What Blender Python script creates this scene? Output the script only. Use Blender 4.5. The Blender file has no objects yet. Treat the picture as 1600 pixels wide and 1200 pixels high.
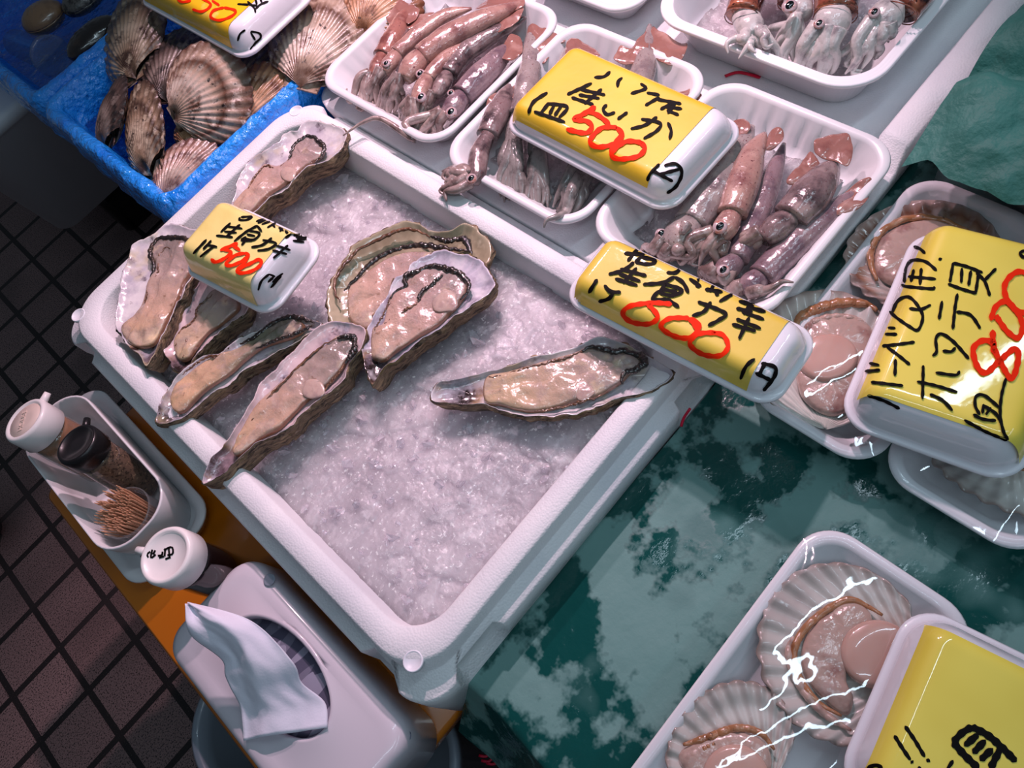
import bpy, bmesh, math, random
import numpy as np
from mathutils import Vector, Matrix, noise
from mathutils.bvhtree import BVHTree

random.seed(7)
rng = np.random.default_rng(7)
scene = bpy.context.scene
COL = scene.collection

# ---------------------------------------------------------------- camera, world, lights, exposure
RIM = 0.55                      # height of the oyster box rim above the floor (m)
CAM_H = 0.60                    # camera above that rim
FPX = 1202.0
cx_ = np.array([.6509, -.7348, .1906]); cx_ /= np.linalg.norm(cx_)
cy_ = np.array([-.7227, -.523, .4519]); cy_ -= cx_ * (cx_ @ cy_); cy_ /= np.linalg.norm(cy_)
cz_ = np.cross(cx_, cy_)
CW = np.array([cx_, cy_, cz_])  # camera (right, down, forward) -> world
CAMLOC = np.array([0., 0., RIM + CAM_H])

cam_d = bpy.data.cameras.new('camera')
cam = bpy.data.objects.new('camera', cam_d)
COL.objects.link(cam)
right, down, fwd = CW[:, 0], CW[:, 1], CW[:, 2]
mw = Matrix(((right[0], -down[0], -fwd[0], CAMLOC[0]),
             (right[1], -down[1], -fwd[1], CAMLOC[1]),
             (right[2], -down[2], -fwd[2], CAMLOC[2]), (0, 0, 0, 1)))
cam.matrix_world = mw
cam_d.sensor_width = 36
cam_d.lens = FPX / 1600 * 36
cam_d.clip_start = .01
scene.camera = cam

world = bpy.data.worlds.new('world'); scene.world = world
world.use_nodes = True
world.node_tree.nodes['Background'].inputs[0].default_value = (.55, .68, .85, 1)
world.node_tree.nodes['Background'].inputs[1].default_value = .09

scene.view_settings.view_transform = 'Standard'
scene.view_settings.look = 'None'
scene.view_settings.gamma = 1
scene.view_settings.exposure = 0.0
scene.cycles.max_bounces = 8
scene.cycles.transparent_max_bounces = 12
scene.cycles.caustics_reflective = False
scene.cycles.caustics_refractive = False


def lamp(name, kind, loc, target, power, color, **kw):
    d = bpy.data.lights.new(name, kind)
    o = bpy.data.objects.new(name, d)
    COL.objects.link(o)
    o.location = loc
    o.rotation_euler = (Vector(target) - Vector(loc)).to_track_quat('-Z', 'Y').to_euler()
    d.energy = power
    d.color = color
    for k, v in kw.items():
        setattr(d, k, v)
    return o


PINK = (1.0, .67, .78)
lamp('pink_spot_lamp', 'SPOT', (.80, .74, RIM + .98), (.28, .53, RIM), 54, PINK,
     spot_size=1.08, spot_blend=.8, shadow_soft_size=.018)
lamp('pink_spot_lamp', 'SPOT', (.72, 1.06, RIM + 1.02), (.27, .56, RIM), 29, PINK,
     spot_size=1.06, spot_blend=.8, shadow_soft_size=.018)
COOL = (.66, .86, 1.0)
lamp('cool_tube_lamp', 'AREA', (-.15, -.25, RIM + 1.35), (.15, .35, RIM), 2.9, COOL,
     shape='RECTANGLE', size=1.2, size_y=.04)
lamp('cool_tube_lamp', 'AREA', (.75, .10, RIM + 1.30), (.30, .22, RIM), 3.6, COOL,
     shape='RECTANGLE', size=.04, size_y=1.2)
lamp('cool_tube_lamp', 'AREA', (.35, -.75, RIM + 1.00), (.2, .1, RIM), 2.0, COOL,
     shape='RECTANGLE', size=1.1, size_y=.04)


# ---------------------------------------------------------------- pixel -> place helpers
def at(px, py, z=0.):
    d = CW @ np.array([(px - 800) / FPX, (py - 600) / FPX, 1.])
    return CAMLOC + d * ((RIM + z - CAMLOC[2]) / d[2])


CROPS = {'K1': (160, 320, 4), 'K2': (240, 480, 4), 'K3': (460, 330, 4), 'K4': (660, 480, 4),
         'K5': (330, 160, 6.6667), 'S1': (520, 0, 5), 'S2': (660, 120, 5), 'S3': (960, 160, 4),
         'S4': (1120, 0, 5), 'T1': (280, 320, 5.7143), 'T2': (780, 80, 4), 'T3': (880, 370, 4),
         'T4': (1280, 340, 5), 'T5': (1280, 530, 5), 'T6': (1300, 975, 5.3333), 'T7': (210, 0, 5.3333),
         'L': (0, 560, 1.875), 'P': (0, 0, 1), 'F': (800, 0, 5), 'R': (1000, 800, 2.6667),
         'B': (0, 0, 2.857), 'Q': (1160, 250, 1.9045)}


def px_of(c, pts):
    x0, y0, s = CROPS[c]
    return [(x0 + p[0] / s, y0 + p[1] / s) for p in pts]


def W(c, pts, z=0.):
    """points of the photograph on the level plane z (z may be one per point)"""
    q = px_of(c, pts)
    zs = z if hasattr(z, '__len__') else [z] * len(q)
    return np.array([at(a, b, zz) for (a, b), zz in zip(q, zs)])


def ns(x, y, z=0., s=1.):
    return noise.noise(Vector((x * s, y * s, z * s)))


def smooth_path(P, n, closed=False):
    P = np.asarray(P, float)
    m = len(P)
    out = []
    segs = m if closed else m - 1
    for i in range(n):
        t = i / n * segs if closed else i / (n - 1) * segs
        k = min(int(t), segs - 1)
        u = t - k
        if closed:
            a, b, c, d = P[(k - 1) % m], P[k % m], P[(k + 1) % m], P[(k + 2) % m]
        else:
            a, b, c, d = P[max(k - 1, 0)], P[k], P[k + 1], P[min(k + 2, m - 1)]
        out.append(.5 * (2 * b + (c - a) * u + (2 * a - 5 * b + 4 * c - d) * u * u + (3 * b - a - 3 * c + d) * u ** 3))
    return np.array(out)


def even_path(P, n, closed=False):
    Q = smooth_path(P, max(n * 4, 60), closed)
    if closed:
        Q = np.vstack([Q, Q[:1]])
    L = np.r_[0, np.cumsum(np.linalg.norm(np.diff(Q, axis=0), axis=1))]
    t = np.linspace(0, L[-1], n + 1)[:-1] if closed else np.linspace(0, L[-1], n)
    return np.array([np.interp(t, L, Q[:, k]) for k in range(Q.shape[1])]).T


# ---------------------------------------------------------------- materials
def srgb(h):
    h = h.lstrip('#')
    c = [int(h[i:i + 2], 16) / 255 for i in (0, 2, 4)]
    return tuple(x / 12.92 if x <= .04045 else ((x + .055) / 1.055) ** 2.4 for x in c) + (1.,)


MATS = {}


def mat(name, col, rough=.5, layers=(), bump=(), coat=0, coat_rough=.06, sss=0, trans=0, spec=.5, metallic=0,
        sss_r=(.006, .003, .002), edge=None, ramp=None, ior=1.45, alpha=1, wave=None, rough_layer=None, stretch=None, vor_bump=None, coords='Object', brick=None):
    """procedural principled material.
    layers: (scale, colour, lo, hi, detail) blotches of another colour by noise
    ramp: (attribute, [(pos, colour)...]) colour along a mesh attribute"""
    m = bpy.data.materials.new(name)
    m.use_nodes = True
    nt = m.node_tree
    N, L = nt.nodes, nt.links
    b = N['Principled BSDF']
    b.inputs['Roughness'].default_value = rough
    b.inputs['Metallic'].default_value = metallic
    b.inputs['Specular IOR Level'].default_value = spec
    b.inputs['IOR'].default_value = ior
    b.inputs['Coat Weight'].default_value = coat
    b.inputs['Coat Roughness'].default_value = coat_rough
    b.inputs['Transmission Weight'].default_value = trans
    b.inputs['Alpha'].default_value = alpha
    if sss:
        b.inputs['Subsurface Weight'].default_value = sss
        b.inputs['Subsurface Radius'].default_value = sss_r
        b.inputs['Subsurface Scale'].default_value = 1
    tc = N.new('ShaderNodeTexCoord')
    vec = tc.outputs[coords]
    if stretch:
        mp = N.new('ShaderNodeMapping')
        mp.inputs['Scale'].default_value = stretch
        L.new(vec, mp.inputs['Vector']); vec = mp.outputs[0]
    cur = None
    if ramp:
        a = N.new('ShaderNodeAttribute'); a.attribute_name = ramp[0]
        r = N.new('ShaderNodeValToRGB')
        el = r.color_ramp.elements
        while len(el) < len(ramp[1]):
            el.new(.5)
        for e, (p, c) in zip(el, ramp[1]):
            e.position = p; e.color = srgb(c)
        L.new(a.outputs['Fac'], r.inputs['Fac'])
        cur = r.outputs['Color']
    def edge_mix(cur):
        a = N.new('ShaderNodeAttribute'); a.attribute_name = edge[0]
        mr = N.new('ShaderNodeMapRange'); mr.inputs['From Min'].default_value = edge[2]; mr.inputs['From Max'].default_value = edge[3]
        L.new(a.outputs['Fac'], mr.inputs['Value'])
        mx = N.new('ShaderNodeMix'); mx.data_type = 'RGBA'
        L.new(mr.outputs[0], mx.inputs['Factor']); L.new(cur, mx.inputs['A']); mx.inputs['B'].default_value = srgb(edge[1])
        return mx.outputs['Result']
    if brick:
        br = N.new('ShaderNodeTexBrick')
        br.offset = 0; br.inputs['Scale'].default_value = 1
        br.inputs['Color1'].default_value = srgb(brick[0]); br.inputs['Color2'].default_value = srgb(brick[1])
        br.inputs['Mortar'].default_value = srgb(brick[2]); br.inputs['Mortar Size'].default_value = brick[3]
        br.inputs['Brick Width'].default_value = brick[4]; br.inputs['Row Height'].default_value = brick[4]
        mp = N.new('ShaderNodeMapping'); mp.inputs['Location'].default_value = brick[5]
        L.new(tc.outputs['Object'], mp.inputs['Vector']); L.new(mp.outputs[0], br.inputs['Vector'])
        cur = br.outputs['Color']
    fac0 = None
    for i, (sc, c2, lo, hi, det) in enumerate(layers):
        t = N.new('ShaderNodeTexNoise')
        t.inputs['Scale'].default_value = sc; t.inputs['Detail'].default_value = det
        t.inputs['Roughness'].default_value = .6
        L.new(vec, t.inputs['Vector'])
        mr = N.new('ShaderNodeMapRange')
        mr.inputs['From Min'].default_value = lo; mr.inputs['From Max'].default_value = hi
        L.new(t.outputs['Fac'], mr.inputs['Value'])
        mx = N.new('ShaderNodeMix'); mx.data_type = 'RGBA'
        L.new(mr.outputs[0], mx.inputs['Factor'])
        if cur is None:
            mx.inputs['A'].default_value = srgb(col)
        else:
            L.new(cur, mx.inputs['A'])
        mx.inputs['B'].default_value = srgb(c2)
        cur = mx.outputs['Result']
        if fac0 is None:
            fac0 = mr.outputs[0]
    if edge:
        cur = edge_mix(cur)
    if cur is None:
        b.inputs['Base Color'].default_value = srgb(col)
    else:
        L.new(cur, b.inputs['Base Color'])
    if rough_layer is not None and fac0 is not None:
        mr = N.new('ShaderNodeMapRange')
        mr.inputs['To Min'].default_value = rough; mr.inputs['To Max'].default_value = rough_layer
        L.new(fac0, mr.inputs['Value']); L.new(mr.outputs[0], b.inputs['Roughness'])
    h = None
    for (sc, st, dist, det) in bump:
        t = N.new('ShaderNodeTexNoise')
        t.inputs['Scale'].default_value = sc; t.inputs['Detail'].default_value = det
        L.new(vec, t.inputs['Vector'])
        bp = N.new('ShaderNodeBump'); bp.inputs['Strength'].default_value = st; bp.inputs['Distance'].default_value = dist
        L.new(t.outputs['Fac'], bp.inputs['Height'])
        if h:
            L.new(h, bp.inputs['Normal'])
        h = bp.outputs[0]
    if vor_bump:
        t = N.new('ShaderNodeTexVoronoi'); t.inputs['Scale'].default_value = vor_bump[0]
        L.new(vec, t.inputs['Vector'])
        bp = N.new('ShaderNodeBump'); bp.inputs['Strength'].default_value = vor_bump[1]; bp.inputs['Distance'].default_value = vor_bump[2]
        bp.invert = True
        L.new(t.outputs['Distance'], bp.inputs['Height'])
        if h:
            L.new(h, bp.inputs['Normal'])
        h = bp.outputs[0]
    if brick:
        bp = N.new('ShaderNodeBump'); bp.inputs['Strength'].default_value = 1; bp.inputs['Distance'].default_value = .003
        bp.invert = True
        L.new(br.outputs['Fac'], bp.inputs['Height'])
        if h:
            L.new(h, bp.inputs['Normal'])
        h = bp.outputs[0]
    if h:
        L.new(h, b.inputs['Normal'])
        L.new(h, b.inputs['Coat Normal'])
    MATS[name] = m
    return m


def clear_mat(name, tint, refl=1., bump=None, rough=.03, body=0., body_col='#ffffff'):
    """thin clear plastic: see-through with mirror-like sheen"""
    m = bpy.data.materials.new(name); m.use_nodes = True
    nt = m.node_tree; N, L = nt.nodes, nt.links
    N.remove(N['Principled BSDF'])
    tr = N.new('ShaderNodeBsdfTransparent'); tr.inputs[0].default_value = srgb(tint)
    gl = N.new('ShaderNodeBsdfGlossy'); gl.inputs['Roughness'].default_value = rough
    fr = N.new('ShaderNodeLayerWeight'); fr.inputs['Blend'].default_value = .5
    pw = N.new('ShaderNodeMath'); pw.operation = 'POWER'; pw.inputs[1].default_value = 4
    L.new(fr.outputs['Facing'], pw.inputs[0])
    mu = N.new('ShaderNodeMath'); mu.operation = 'MULTIPLY_ADD'; mu.inputs[1].default_value = .55; mu.inputs[2].default_value = .045 * refl; mu.use_clamp = True
    L.new(pw.outputs[0], mu.inputs[0])
    mx = N.new('ShaderNodeMixShader')
    L.new(mu.outputs[0], mx.inputs[0]); L.new(gl.outputs[0], mx.inputs[2])
    base = tr.outputs[0]
    if body:
        df = N.new('ShaderNodeBsdfDiffuse'); df.inputs[0].default_value = srgb(body_col)
        m2 = N.new('ShaderNodeMixShader'); m2.inputs[0].default_value = body
        L.new(tr.outputs[0], m2.inputs[1]); L.new(df.outputs[0], m2.inputs[2]); base = m2.outputs[0]
    L.new(base, mx.inputs[1])
    L.new(mx.outputs[0], N['Material Output'].inputs[0])
    if bump:
        tc = N.new('ShaderNodeTexCoord'); t = N.new('ShaderNodeTexNoise')
        t.inputs['Scale'].default_value = bump[0]; t.inputs['Detail'].default_value = 4
        L.new(tc.outputs['Object'], t.inputs['Vector'])
        bp = N.new('ShaderNodeBump'); bp.inputs['Strength'].default_value = bump[1]; bp.inputs['Distance'].default_value = bump[2]
        L.new(t.outputs['Fac'], bp.inputs['Height'])
        L.new(bp.outputs[0], gl.inputs['Normal']); L.new(bp.outputs[0], fr.inputs['Normal'])
    MATS[name] = m
    return m


mat('foam', '#e2e2e4', .55, layers=[(9, '#d4d5da', .45, .7, 3)], vor_bump=(520, .45, .0006), bump=[(30, .12, .002, 2)])
mat('foam_smooth', '#e8e9ee', .4, layers=[(6, '#dcdee6', .4, .7, 2)], bump=[(60, .08, .002, 2)])
mat('tray_foam', '#e0e0e2', .32, bump=[(400, .06, .0005, 2)], coat=.25, coat_rough=.2)
mat('tray_wrapped', '#e6e6ec', .35, coat=1, coat_rough=.05, bump=[(45, .25, .0012, 3)])
mat('tray_plastic', '#f0f0f3', .22, coat=.3)
mat('paper_yellow', '#ecc634', .5, layers=[(14, '#e2b824', .4, .7, 2)], coat=1, coat_rough=.06, bump=[(50, .32, .0012, 4)])
mat('paper_sun', '#e4ca50', .5, layers=[(14, '#dabd40', .4, .7, 2)], coat=1, coat_rough=.06, bump=[(50, .32, .0012, 4)])
mat('paper_lemon', '#f2de58', .5, layers=[(14, '#e9d24a', .4, .7, 2)], coat=1, coat_rough=.05, bump=[(40, .12, .001, 3)])
mat('paper_pale', '#efe08c', .5, layers=[(18, '#e6d47c', .4, .7, 2)], coat=1, coat_rough=.07, bump=[(90, .45, .0012, 4)])
mat('paper_strong', '#f4c400', .5, layers=[(25, '#f3e27a', .55, .72, 4)], coat=1, coat_rough=.05, bump=[(40, .15, .001, 3)])
mat('ink_black', '#0a0808', .6, spec=.1)
mat('ink_red', '#f22c08', .6, spec=.1)
mat('ink_blue', '#2c2f4a', .4)
mat('pen_red', '#d0103a', .5)
mat('nacre', '#ddd8d8', .2, ramp=('hg', [(0, '#241a18'), (.3, '#45322a'), (.6, '#9c8064'), (.9, '#ddd8d8')]), layers=[(38, '#b9b2bc', .42, .62, 5), (22, '#cdbf9c', .58, .75, 3), (52, '#6d6068', .59, .70, 5)], coat=.6, coat_rough=.1, bump=[(70, .3, .002, 4)])
mat('nacre_violet', '#cfc8d4', .2, ramp=('hg', [(0, '#241a18'), (.3, '#45322a'), (.6, '#9c8064'), (.9, '#cfc8d4')]), layers=[(45, '#8d8494', .45, .68, 4), (30, '#e6e0e4', .55, .7, 3)], coat=.6, coat_rough=.1, bump=[(80, .35, .002, 4)])
mat('nacre_olive', '#b3a78c', .2, ramp=('hg', [(0, '#241a18'), (.3, '#45322a'), (.6, '#9c8064'), (.9, '#b3a78c')]), layers=[(28, '#8b8068', .45, .7, 3), (40, '#d2c6ac', .6, .75, 3)], coat=.7, coat_rough=.08, bump=[(60, .25, .002, 4)])
mat('nacre_pink', '#d9c3c4', .2, ramp=('hg', [(0, '#241a18'), (.3, '#45322a'), (.6, '#9c8064'), (.9, '#d9c3c4')]), layers=[(34, '#a28a92', .5, .72, 4), (55, '#b8b4c0', .55, .7, 4), (60, '#5f4d58', .60, .70, 5)], coat=.6, coat_rough=.1, bump=[(80, .35, .002, 4)])
mat('shell_rough', '#8a745c', .7, layers=[(90, '#3a2e26', .46, .62, 6), (55, '#b89c7a', .54, .68, 5), (130, '#d0c2aa', .62, .75, 5), (30, '#7a6a3c', .6, .7, 3)],
    bump=[(160, 1, .004, 6), (420, .7, .0015, 4)], stretch=(1, 1, 3))
for nm, a, b, c, d in (('meat_beige', '#cdb290', '#c6aa90', '#b49e92', '#857870'), ('meat_pink', '#d2b29a', '#c8a696', '#b89a92', '#8f8480'),
                       ('meat_peach', '#d6b28e', '#c8a690', '#aa968c', '#7a726c'), ('meat_grey', '#d8b28c', '#ccaa8c', '#7d7864', '#4a463a')):
    mat(nm, a, .22, ramp=('u', [(0, a), (.35, b), (.7, c), (1, d)]), edge=('t', '#80583e', .90, .985),
        layers=[(30, '#b09c98', .47, .66, 5), (42, '#a08e7e', .55, .75, 4), (30, '#ecd2a8', .56, .75, 3), (110, '#8a6a54', .64, .76, 4)], coat=1, coat_rough=.04, sss=.2,
        bump=[(55, .6, .005, 4), (190, .35, .0016, 3)])
mat('frill_dark', '#231c1a', .25, layers=[(150, '#4a3a2e', .5, .7, 3)], coat=1, coat_rough=.05, bump=[(500, .5, .001, 2)])
mat('frill_brown', '#5a3a26', .25, layers=[(120, '#8a6244', .5, .7, 3)], coat=1, coat_rough=.05, bump=[(500, .4, .001, 2)])
mat('muscle_clear', '#c2a89c', .2, layers=[(70, '#a88c88', .5, .7, 3)], coat=1, coat_rough=.04, sss=.3, bump=[(200, .3, .001, 2)])
mat('hinge_dark', '#2a1e1c', .6, layers=[(120, '#5c463a', .5, .7, 4)], bump=[(200, .8, .003, 4)])
mat('ice', '#cfc8cd', .10, layers=[(14, '#b8b1b7', .40, .62, 4), (75, '#e0dade', .54, .66, 6), (240, '#ffffff', .60, .68, 4)], bump=[(40, .35, .005, 4), (230, .7, .0025, 4)], sss=.95, sss_r=(.09, .085, .088), ior=1.31, coat=1, coat_rough=.03)
for nm, a, b, c in (('squid_pink', '#ac877c', '#855c58', '#c6a698'), ('squid_grey', '#9c908c', '#786a6c', '#b8aaa2'),
                    ('squid_red', '#a06e62', '#74443e', '#b89488'), ('squid_violet', '#8c767a', '#64505a', '#a8928e'),
                    ('squid_dark', '#84706f', '#382c30', '#b6a29c')):
    mat(nm, a, .2, layers=[(38, b, .44, .62, 5), (26, c, .52, .68, 3), (430, '#6a4044', .63, .70, 2)], coat=1, coat_rough=.045, sss=.2,
        bump=[(70, .4, .003, 4), (260, .4, .0012, 3)], stretch=None)
mat('squid_rust', '#8a4a38', .2, layers=[(60, '#30181c', .48, .62, 4), (40, '#c07858', .56, .72, 4), (300, '#241216', .62, .7, 2)], coat=1, coat_rough=.04, bump=[(120, .3, .0015, 3)])
mat('squid_fin', '#94685e', .2, layers=[(50, '#7c4c46', .48, .7, 5), (26, '#bc988c', .52, .7, 3)], coat=1, coat_rough=.05, sss=.2, bump=[(90, .4, .002, 3)])
mat('squid_arm', '#a08c86', .22, layers=[(60, '#685450', .46, .64, 4), (40, '#c0b0a6', .55, .70, 3)], coat=1, coat_rough=.05, bump=[(260, .5, .001, 3)])
mat('squid_arm_dark', '#86807c', .22, layers=[(60, '#4c4846', .48, .66, 4), (40, '#b0a8a2', .55, .72, 3)], coat=1, coat_rough=.05, bump=[(260, .5, .001, 3)])
mat('squid_arm_white', '#c6c2be', .22, layers=[(70, '#8a8486', .5, .68, 4), (40, '#dcd8d4', .55, .72, 3)], coat=1, coat_rough=.05, bump=[(260, .5, .001, 3)])
mat('squid_membrane', '#b99a98', .2, layers=[(50, '#a07c7c', .5, .72, 4)], coat=1, coat_rough=.05, sss=.3)
mat('eye_white', '#b8a4a6', .2, layers=[(200, '#b07060', .5, .66, 2)], coat=1)
mat('eye_black', '#06060a', .08, coat=1)
for nm, a, b, c in (('scallop_light', '#ac9682', '#5a3c2c', '#ccbcac'), ('scallop_brown', '#8c765f', '#3c281c', '#b8a890'), ('scallop_orange', '#b08460', '#643822', '#c49c7c'),
                    ('scallop_dark', '#5c4a42', '#221a18', '#8a7a70'), ('scallop_rose', '#a08070', '#604038', '#b8a494')):
    mat(nm, a, .4, ramp=('s', [(0, b), (.22, a), (.45, c), (.6, a), (.72, b), (.8, a), (1, b)]), layers=[(34, b, .47, .62, 6), (60, c, .55, .68, 3), (120, '#2c1c16', .60, .68, 5)], coat=.45, coat_rough=.15, bump=[(260, .55, .001, 4)])
mat('shell_white', '#d4d0cc', .3, ramp=('s', [(0, '#d8d4c8'), (.7, '#dad8d0'), (.94, '#c8c2ba'), (1, '#98867c')]), layers=[(26, '#c0b6b0', .5, .7, 3)], coat=.6, bump=[(60, .15, .001, 3)])
mat('shell_brownrim', '#d4d0cc', .3, ramp=('s', [(0, '#d0c8c0'), (.74, '#c8bab0'), (.85, '#a07860'), (.90, '#80523e'), (1, '#b09c94')]), layers=[(45, '#b0a09a', .5, .68, 3)], coat=.6, bump=[(60, .15, .001, 3)])
mat('scallop_meat', '#dab2a2', .25, layers=[(20, '#cfa394', .45, .7, 2)], coat=1, coat_rough=.05, sss=.4, bump=[(40, .1, .001, 2)])
mat('scallop_mantle', '#b47a50', .25, layers=[(70, '#8a5028', .5, .7, 3), (260, '#38200f', .66, .72, 2), (40, '#cfa07c', .55, .7, 3)], coat=1, coat_rough=.05, bump=[(160, .5, .0015, 3)])
mat('scallop_gill', '#c8aa9c', .22, layers=[(50, '#9c7068', .5, .7, 3), (34, '#cfb4ac', .55, .7, 3)], coat=1, coat_rough=.04, sss=.3, bump=[(110, .5, .002, 4)])
mat('blue_film', '#2298fa', .25, layers=[(16, '#0f7ae6', .45, .7, 4)], coat=1, coat_rough=.05, bump=[(45, 1, .012, 5), (150, .8, .004, 4)])
mat('green_paper', '#5f8782', .65, layers=[(13, '#0a4440', .475, .53, 5), (9, '#4a726e', .58, .7, 3)], rough_layer=.14, bump=[(22, .5, .006, 5), (140, .2, .0008, 3)])
mat('green_paper_dry', '#3a786e', .6, layers=[(8, '#2c665c', .45, .7, 3)], bump=[(14, 1, .02, 6), (160, .25, .001, 3)])
mat('floor_tile', '#4a3a3a', .5, brick=('#8e7472', '#846a68', '#1e1818', .0055, .1024, (-.0366, .0135, 0)),
    layers=[(420, '#231b1b', .5, .62, 3), (700, '#8d7a76', .66, .74, 2), (3, '#3a3030', .5, .8, 2)], bump=[(500, .5, .0012, 3)])
mat('orange_plastic', '#c8700c', .25, layers=[(7, '#a85e10', .5, .7, 2)], coat=.5)
mat('caddy_plastic', '#dcdadc', .3, coat=.4)
mat('caddy_floor', '#d2c4c4', .35, layers=[(20, '#e8dcdc', .5, .7, 2)])
mat('cap_white', '#ece6e4', .35, coat=.2)
mat('cap_black', '#141214', .35, coat=.2)
mat('cap_cream', '#d8c4b8', .4)
mat('sauce_orange', '#b06a30', .25, layers=[(60, '#8a6040', .5, .7, 3)], coat=1)
mat('pepper_brown', '#6a5444', .5, layers=[(300, '#33261c', .5, .62, 3), (200, '#a08468', .6, .7, 2)], coat=1)
mat('soy_dark', '#140706', .08, layers=[(20, '#2a0e08', .55, .75, 2)], coat=1)
mat('soy_amber', '#7a3a10', .1, coat=1)
mat('wood_pick', '#c79474', .6, layers=[(300, '#a87858', .5, .7, 2)])
mat('tissue_plastic', '#c8c2ca', .28, coat=.4, bump=[(12, .05, .003, 1)])
mat('tissue_paper', '#e4e2ee', .85, layers=[(12, '#dcdae8', .4, .7, 2)], bump=[(500, .25, .0006, 3), (20, .2, .003, 2)])
mat('tissue_carton', '#6e6e80', .6, layers=[(14, '#4e4e62', .49, .5, 0), (22, '#8e8ea0', .55, .56, 0)], stretch=(1, 6, 1))
mat('bin_grey', '#7f8894', .35, coat=.3)
mat('bin_label', '#8a8e9c', .5, layers=[(90, '#5a6074', .52, .6, 2)])
mat('carton', '#6c686c', .7, layers=[(12, '#5a5658', .45, .7, 3)])
mat('tub_white', '#e4e8ec', .4)
mat('boot_black', '#08080a', .3, coat=.4)
mat('clam_brown', '#8a6a50', .35, layers=[(30, '#5c4232', .45, .7, 3)], coat=.8, bump=[(100, .3, .001, 3)])
mat('clam_grey', '#55504c', .4, layers=[(130, '#1f1c1c', .48, .6, 3)], coat=.8, bump=[(300, .8, .0015, 4)])
mat('clam_black', '#1d1614', .25, layers=[(40, '#3c2c22', .5, .7, 4)], coat=1, bump=[(120, .4, .001, 3)])
clear_mat('film', '#f6f7f8', 1.5, bump=(9, .22, .012), rough=.035)
clear_mat('clear_plastic', '#eaf0f2', 1.4, bump=(60, .2, .002), rough=.05, body=.06)
clear_mat('water', '#b8cce0', 1.5, bump=(26, 1, .02), rough=.02)
clear_mat('wet_ice', '#f4f2f6', 2.6, bump=(120, .8, .004), rough=.06, body=.28, body_col='#fff8fc')


# ---------------------------------------------------------------- mesh helpers
def tag(o, label=None, cat=None, group=None, kind=None):
    for k, v in (('label', label), ('category', cat), ('group', group), ('kind', kind)):
        if v:
            o[k] = v
    return o


def thing(name, loc, label, cat, group=None):
    o = bpy.data.objects.new(name, None)
    COL.objects.link(o)
    o.location = loc
    o.empty_display_size = .01
    return tag(o, label, cat, group)


def mk(name, V, F, mats, parent=None, smooth=True, attr=None, mi=None, label=None):
    """link one mesh object; V in world coordinates"""
    V = np.asarray(V, float)
    if parent is not None:
        base = np.array(parent.location) + (np.array(parent.parent.location) if parent.parent else 0)
        V = V - base
        off = (0, 0, 0)
    else:
        off = V.mean(0); off[2] = V[:, 2].min()
        V = V - off
    me = bpy.data.meshes.new(name)
    me.from_pydata(V.tolist(), [], [list(map(int, f)) for f in F])
    for m in (mats if isinstance(mats, (list, tuple)) else [mats]):
        me.materials.append(MATS[m])
    if smooth:
        me.polygons.foreach_set('use_smooth', [True] * len(me.polygons))
    if mi is not None:
        me.polygons.foreach_set('material_index', list(map(int, mi)))
    if attr:
        for k, a in attr.items():
            at_ = me.attributes.new(k, 'FLOAT', 'POINT')
            at_.data.foreach_set('value', np.asarray(a, dtype=np.float32))
    me.update()
    o = bpy.data.objects.new(name, me)
    COL.objects.link(o)
    o.location = off
    if parent is not None:
        o.parent = parent
    if label:
        o['label'] = label
    return o


def join(*parts):
    V, F, n = [], [], 0
    for v, f in parts:
        V.append(np.asarray(v)); F += [[i + n for i in q] for q in f]; n += len(v)
    return np.vstack(V), F


def bridge(rings, closed=True, cap0=False, cap1=False):
    """loft a list of equal rings"""
    n = len(rings[0]); V = np.vstack(rings); F = []
    for k in range(len(rings) - 1):
        a, b = k * n, (k + 1) * n
        for i in range(n if closed else n - 1):
            j = (i + 1) % n
            F.append((a + i, a + j, b + j, b + i))
    if cap0:
        V = np.vstack([V, rings[0].mean(0)[None]]); c = len(V) - 1
        F += [(c, (i + 1) % n, i) for i in range(n)]
    if cap1:
        V = np.vstack([V, rings[-1].mean(0)[None]]); c = len(V) - 1; o = (len(rings) - 1) * n
        F += [(c, o + i, o + (i + 1) % n) for i in range(n)]
    return V, F


def tube(P, R, seg=10, flat=1., caps=True, up=(0, 0, 1), ruffle=None):
    P = np.asarray(P, float); n = len(P)
    R = np.interp(np.linspace(0, 1, n), np.linspace(0, 1, len(R)), R) if hasattr(R, '__len__') else np.full(n, R)
    T = np.gradient(P, axis=0); T /= np.linalg.norm(T, axis=1)[:, None] + 1e-12
    up = np.array(up, float); rings = []
    for i in range(n):
        s = np.cross(T[i], up)
        if np.linalg.norm(s) < 1e-3:
            s = np.cross(T[i], (0, 1, .1))
        s /= np.linalg.norm(s); u = np.cross(s, T[i])
        a = np.linspace(0, 2 * np.pi, seg, endpoint=False)
        r = R[i] * (1 if ruffle is None else 1 + ruffle * math.sin(i * 1.9))
        rings.append(P[i] + np.outer(np.cos(a), s) * r + np.outer(np.sin(a), u) * r * flat)
    return bridge(rings, True, caps, caps)


def lathe(axis0, axis1, prof, seg=40):
    """prof: (t along the axis in metres, radius)"""
    a = np.array(axis0, float); d = np.array(axis1, float) - a; d /= np.linalg.norm(d)
    s = np.cross(d, (.3, 1, .2)); s /= np.linalg.norm(s); u = np.cross(s, d)
    th = np.linspace(0, 2 * np.pi, seg, endpoint=False)
    rings = [a + d * t + r * (np.outer(np.cos(th), s) + np.outer(np.sin(th), u)) for t, r in prof]
    return bridge(rings, True, True, True)


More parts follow.
